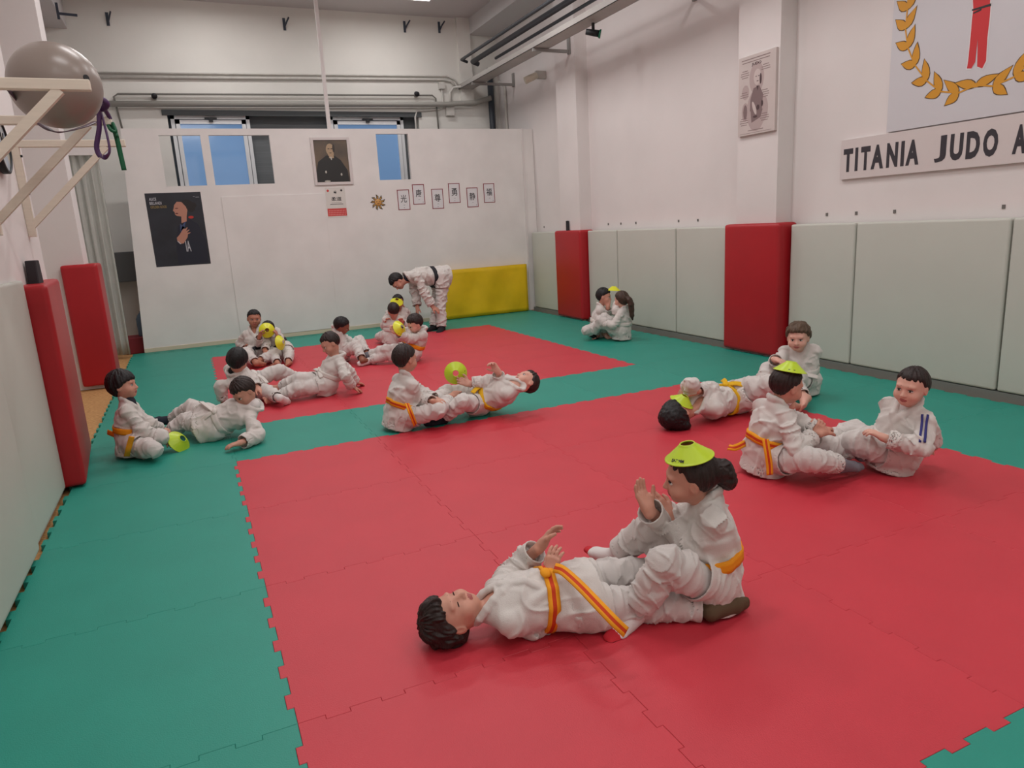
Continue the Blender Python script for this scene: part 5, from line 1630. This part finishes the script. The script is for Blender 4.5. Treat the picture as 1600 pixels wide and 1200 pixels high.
J_ = person('instructor in white judo suit and black belt bending forward, hands on knees', None, s=1.38,
    pel=(689, 431, .80), neck=(640, 432, .86), F=(-.12, -.05, -1), head=(621, 440, .80), undershirt='navy', look=(-.45, -.25, -1), up=(-1, 0, .2),
    La=((664, 460, .60), (676, 479, .44), (687, 487, .40)), Ra=((650, 462, .55), (652, 480, .42), (652, 490, .34)),
    Ll=((688, 474, .42), (690, 512, .07), (679, 520, .03)), Rl=((684, 472, .42), (678, 511, .07), (664, 514, .03)),
    palmL=(.3, .2, -1), palmR=(.5, 0, -.4), curl=(.3, .3), skin='mid', hair='black', style='short', belt='black', sock=('black', 'black'), res=.009, resb=.0065, adult=True,
    torsoL=.36, cuff=.98, drop=(.05, .05))
# --- pair by the right wall
M_ = person('dark haired boy sitting by the right wall pads with a yellow cone', G1, s=1.04,
    pel=(934, 514, .10), neck=(938, 482, .40), F=-32, head=(944, 462, .53), look=(-38, -8),
    Ra=((945, 494, .28), (950, 480, .42), (950, 470, .48)), La=((966, 490, .30), (972, 470, .46), (970, 459, .53)),
    Rl=((916, 516, .12), (934, 522, .05), (926, 526, .04)), Ll=((955, 512, .12), (940, 516, .06), (932, 520, .05)),
    curl=(.4, .4), skin='mid', hair='black', style='short', belt='white', res=.009, resb=.0065)
N_ = person('girl with long brown ponytail sitting by the right wall pads', G1, s=1.02,
    pel=(972, 519, .10), neck=(974, 487, .40), F=128, head=(971, 469, .52), look=(104, -4),
    La=((958, 508, .22), (944, 506, .2), (938, 502, .22)), Ra=((962, 486, .36), (966, 470, .48), (968, 458, .55)),
    Ll=((938, 500, .27), (926, 522, .05), (934, 527, .03)), Rl=((944, 496, .27), (944, 520, .05), (952, 526, .03)),
    curl=(.4, .4), skin='fair', hair='brown', style='short', belt='white', sock=('black', None), res=.009, resb=.0065)

# ------------------------------------------------------------------ cones
def head_cone(p, label, lift=.098, fwd=0.0, tilt=(0, 0), m=CONEM, text=None, spin=0.0):
    ax = nrm(np.array([0, 0, 1.]) * .6 + p['hu'] * .4 + p['hr'] * tilt[0] + p['lk'] * tilt[1])
    pos = p['hc'] + p['hu'] * lift * p['hs'] + p['lk'] * fwd
    return training_cone(pos, ax, label, m, text=text, spin=spin)
head_cone(S, 'lime training cone on the head of the girl with the bun', .084, -.006, (0.0, .12), text='SADMM', spin=-1.25)
head_cone(Qp, 'lime training cone with a slot, on the head of the boy seen from behind', .086, -.008, (-.05, .1), text='-', spin=-.7)
def held_cone(px, py, ref, axis, label, m=CONEY, text=None, spin=0, r=.092):
    """cone centred on a hand's distance"""
    d = nrm(ray(px, py)); t = (np.asarray(ref) - EYE) @ d
    pos = EYE + d * t
    ax = nrm(axis)
    return training_cone(pos - ax * .025, ax, label, m, r, text, spin)
fp = O_['hc'] + O_['lk'] * .072 * O_['hs'] + np.array([.02, 0, 0])
training_cone(fp, nrm(O_['lk'] * .8 + np.array([.1, -.55, .2])), 'lime training cone lying over the face of the child with black hair', CONEM, text='-', spin=.6)
held_cone(712, 583, L_['arms'][1][3], (-.35, -1, .15), 'lime training cone held up by the boy lying back on the green strip', CONEM, text='-', spin=1.2)
held_cone(282, 688, A_['arms'][1][3] + np.array([.07, 0, .02]), (.7, -.55, .6), 'lime training cone near the mat in the hand of the far left boy', CONEM)
held_cone(417, 516, Z_['hc'] + np.array([0, -.13, 0]), (0, -1, .15), 'yellow training cone covering a face in front of the partition')
held_cone(440, 535, Z_['legs'][-1][1] + np.array([0, -.10, .08]), (.9, -.8, .2), 'yellow training cone on edge at the knee of the child hidden behind the other cone')
held_cone(626, 512, G_['arms'][-1][3] + np.array([.08, -.03, 0]), (.5, -.8, .4), 'yellow training cone held by the boy leaning back near the instructor', text='-')
held_cone(620, 470, I_['hc'] + np.array([0, -.14, .05]), (0, -.6, .8), 'yellow training cone at the forehead of the child beside the instructor')
held_cone(959, 451, M_['hc'] + np.array([.08, -.02, .1]), (.1, 0, 1), 'yellow training cone held over the two children by the right wall')
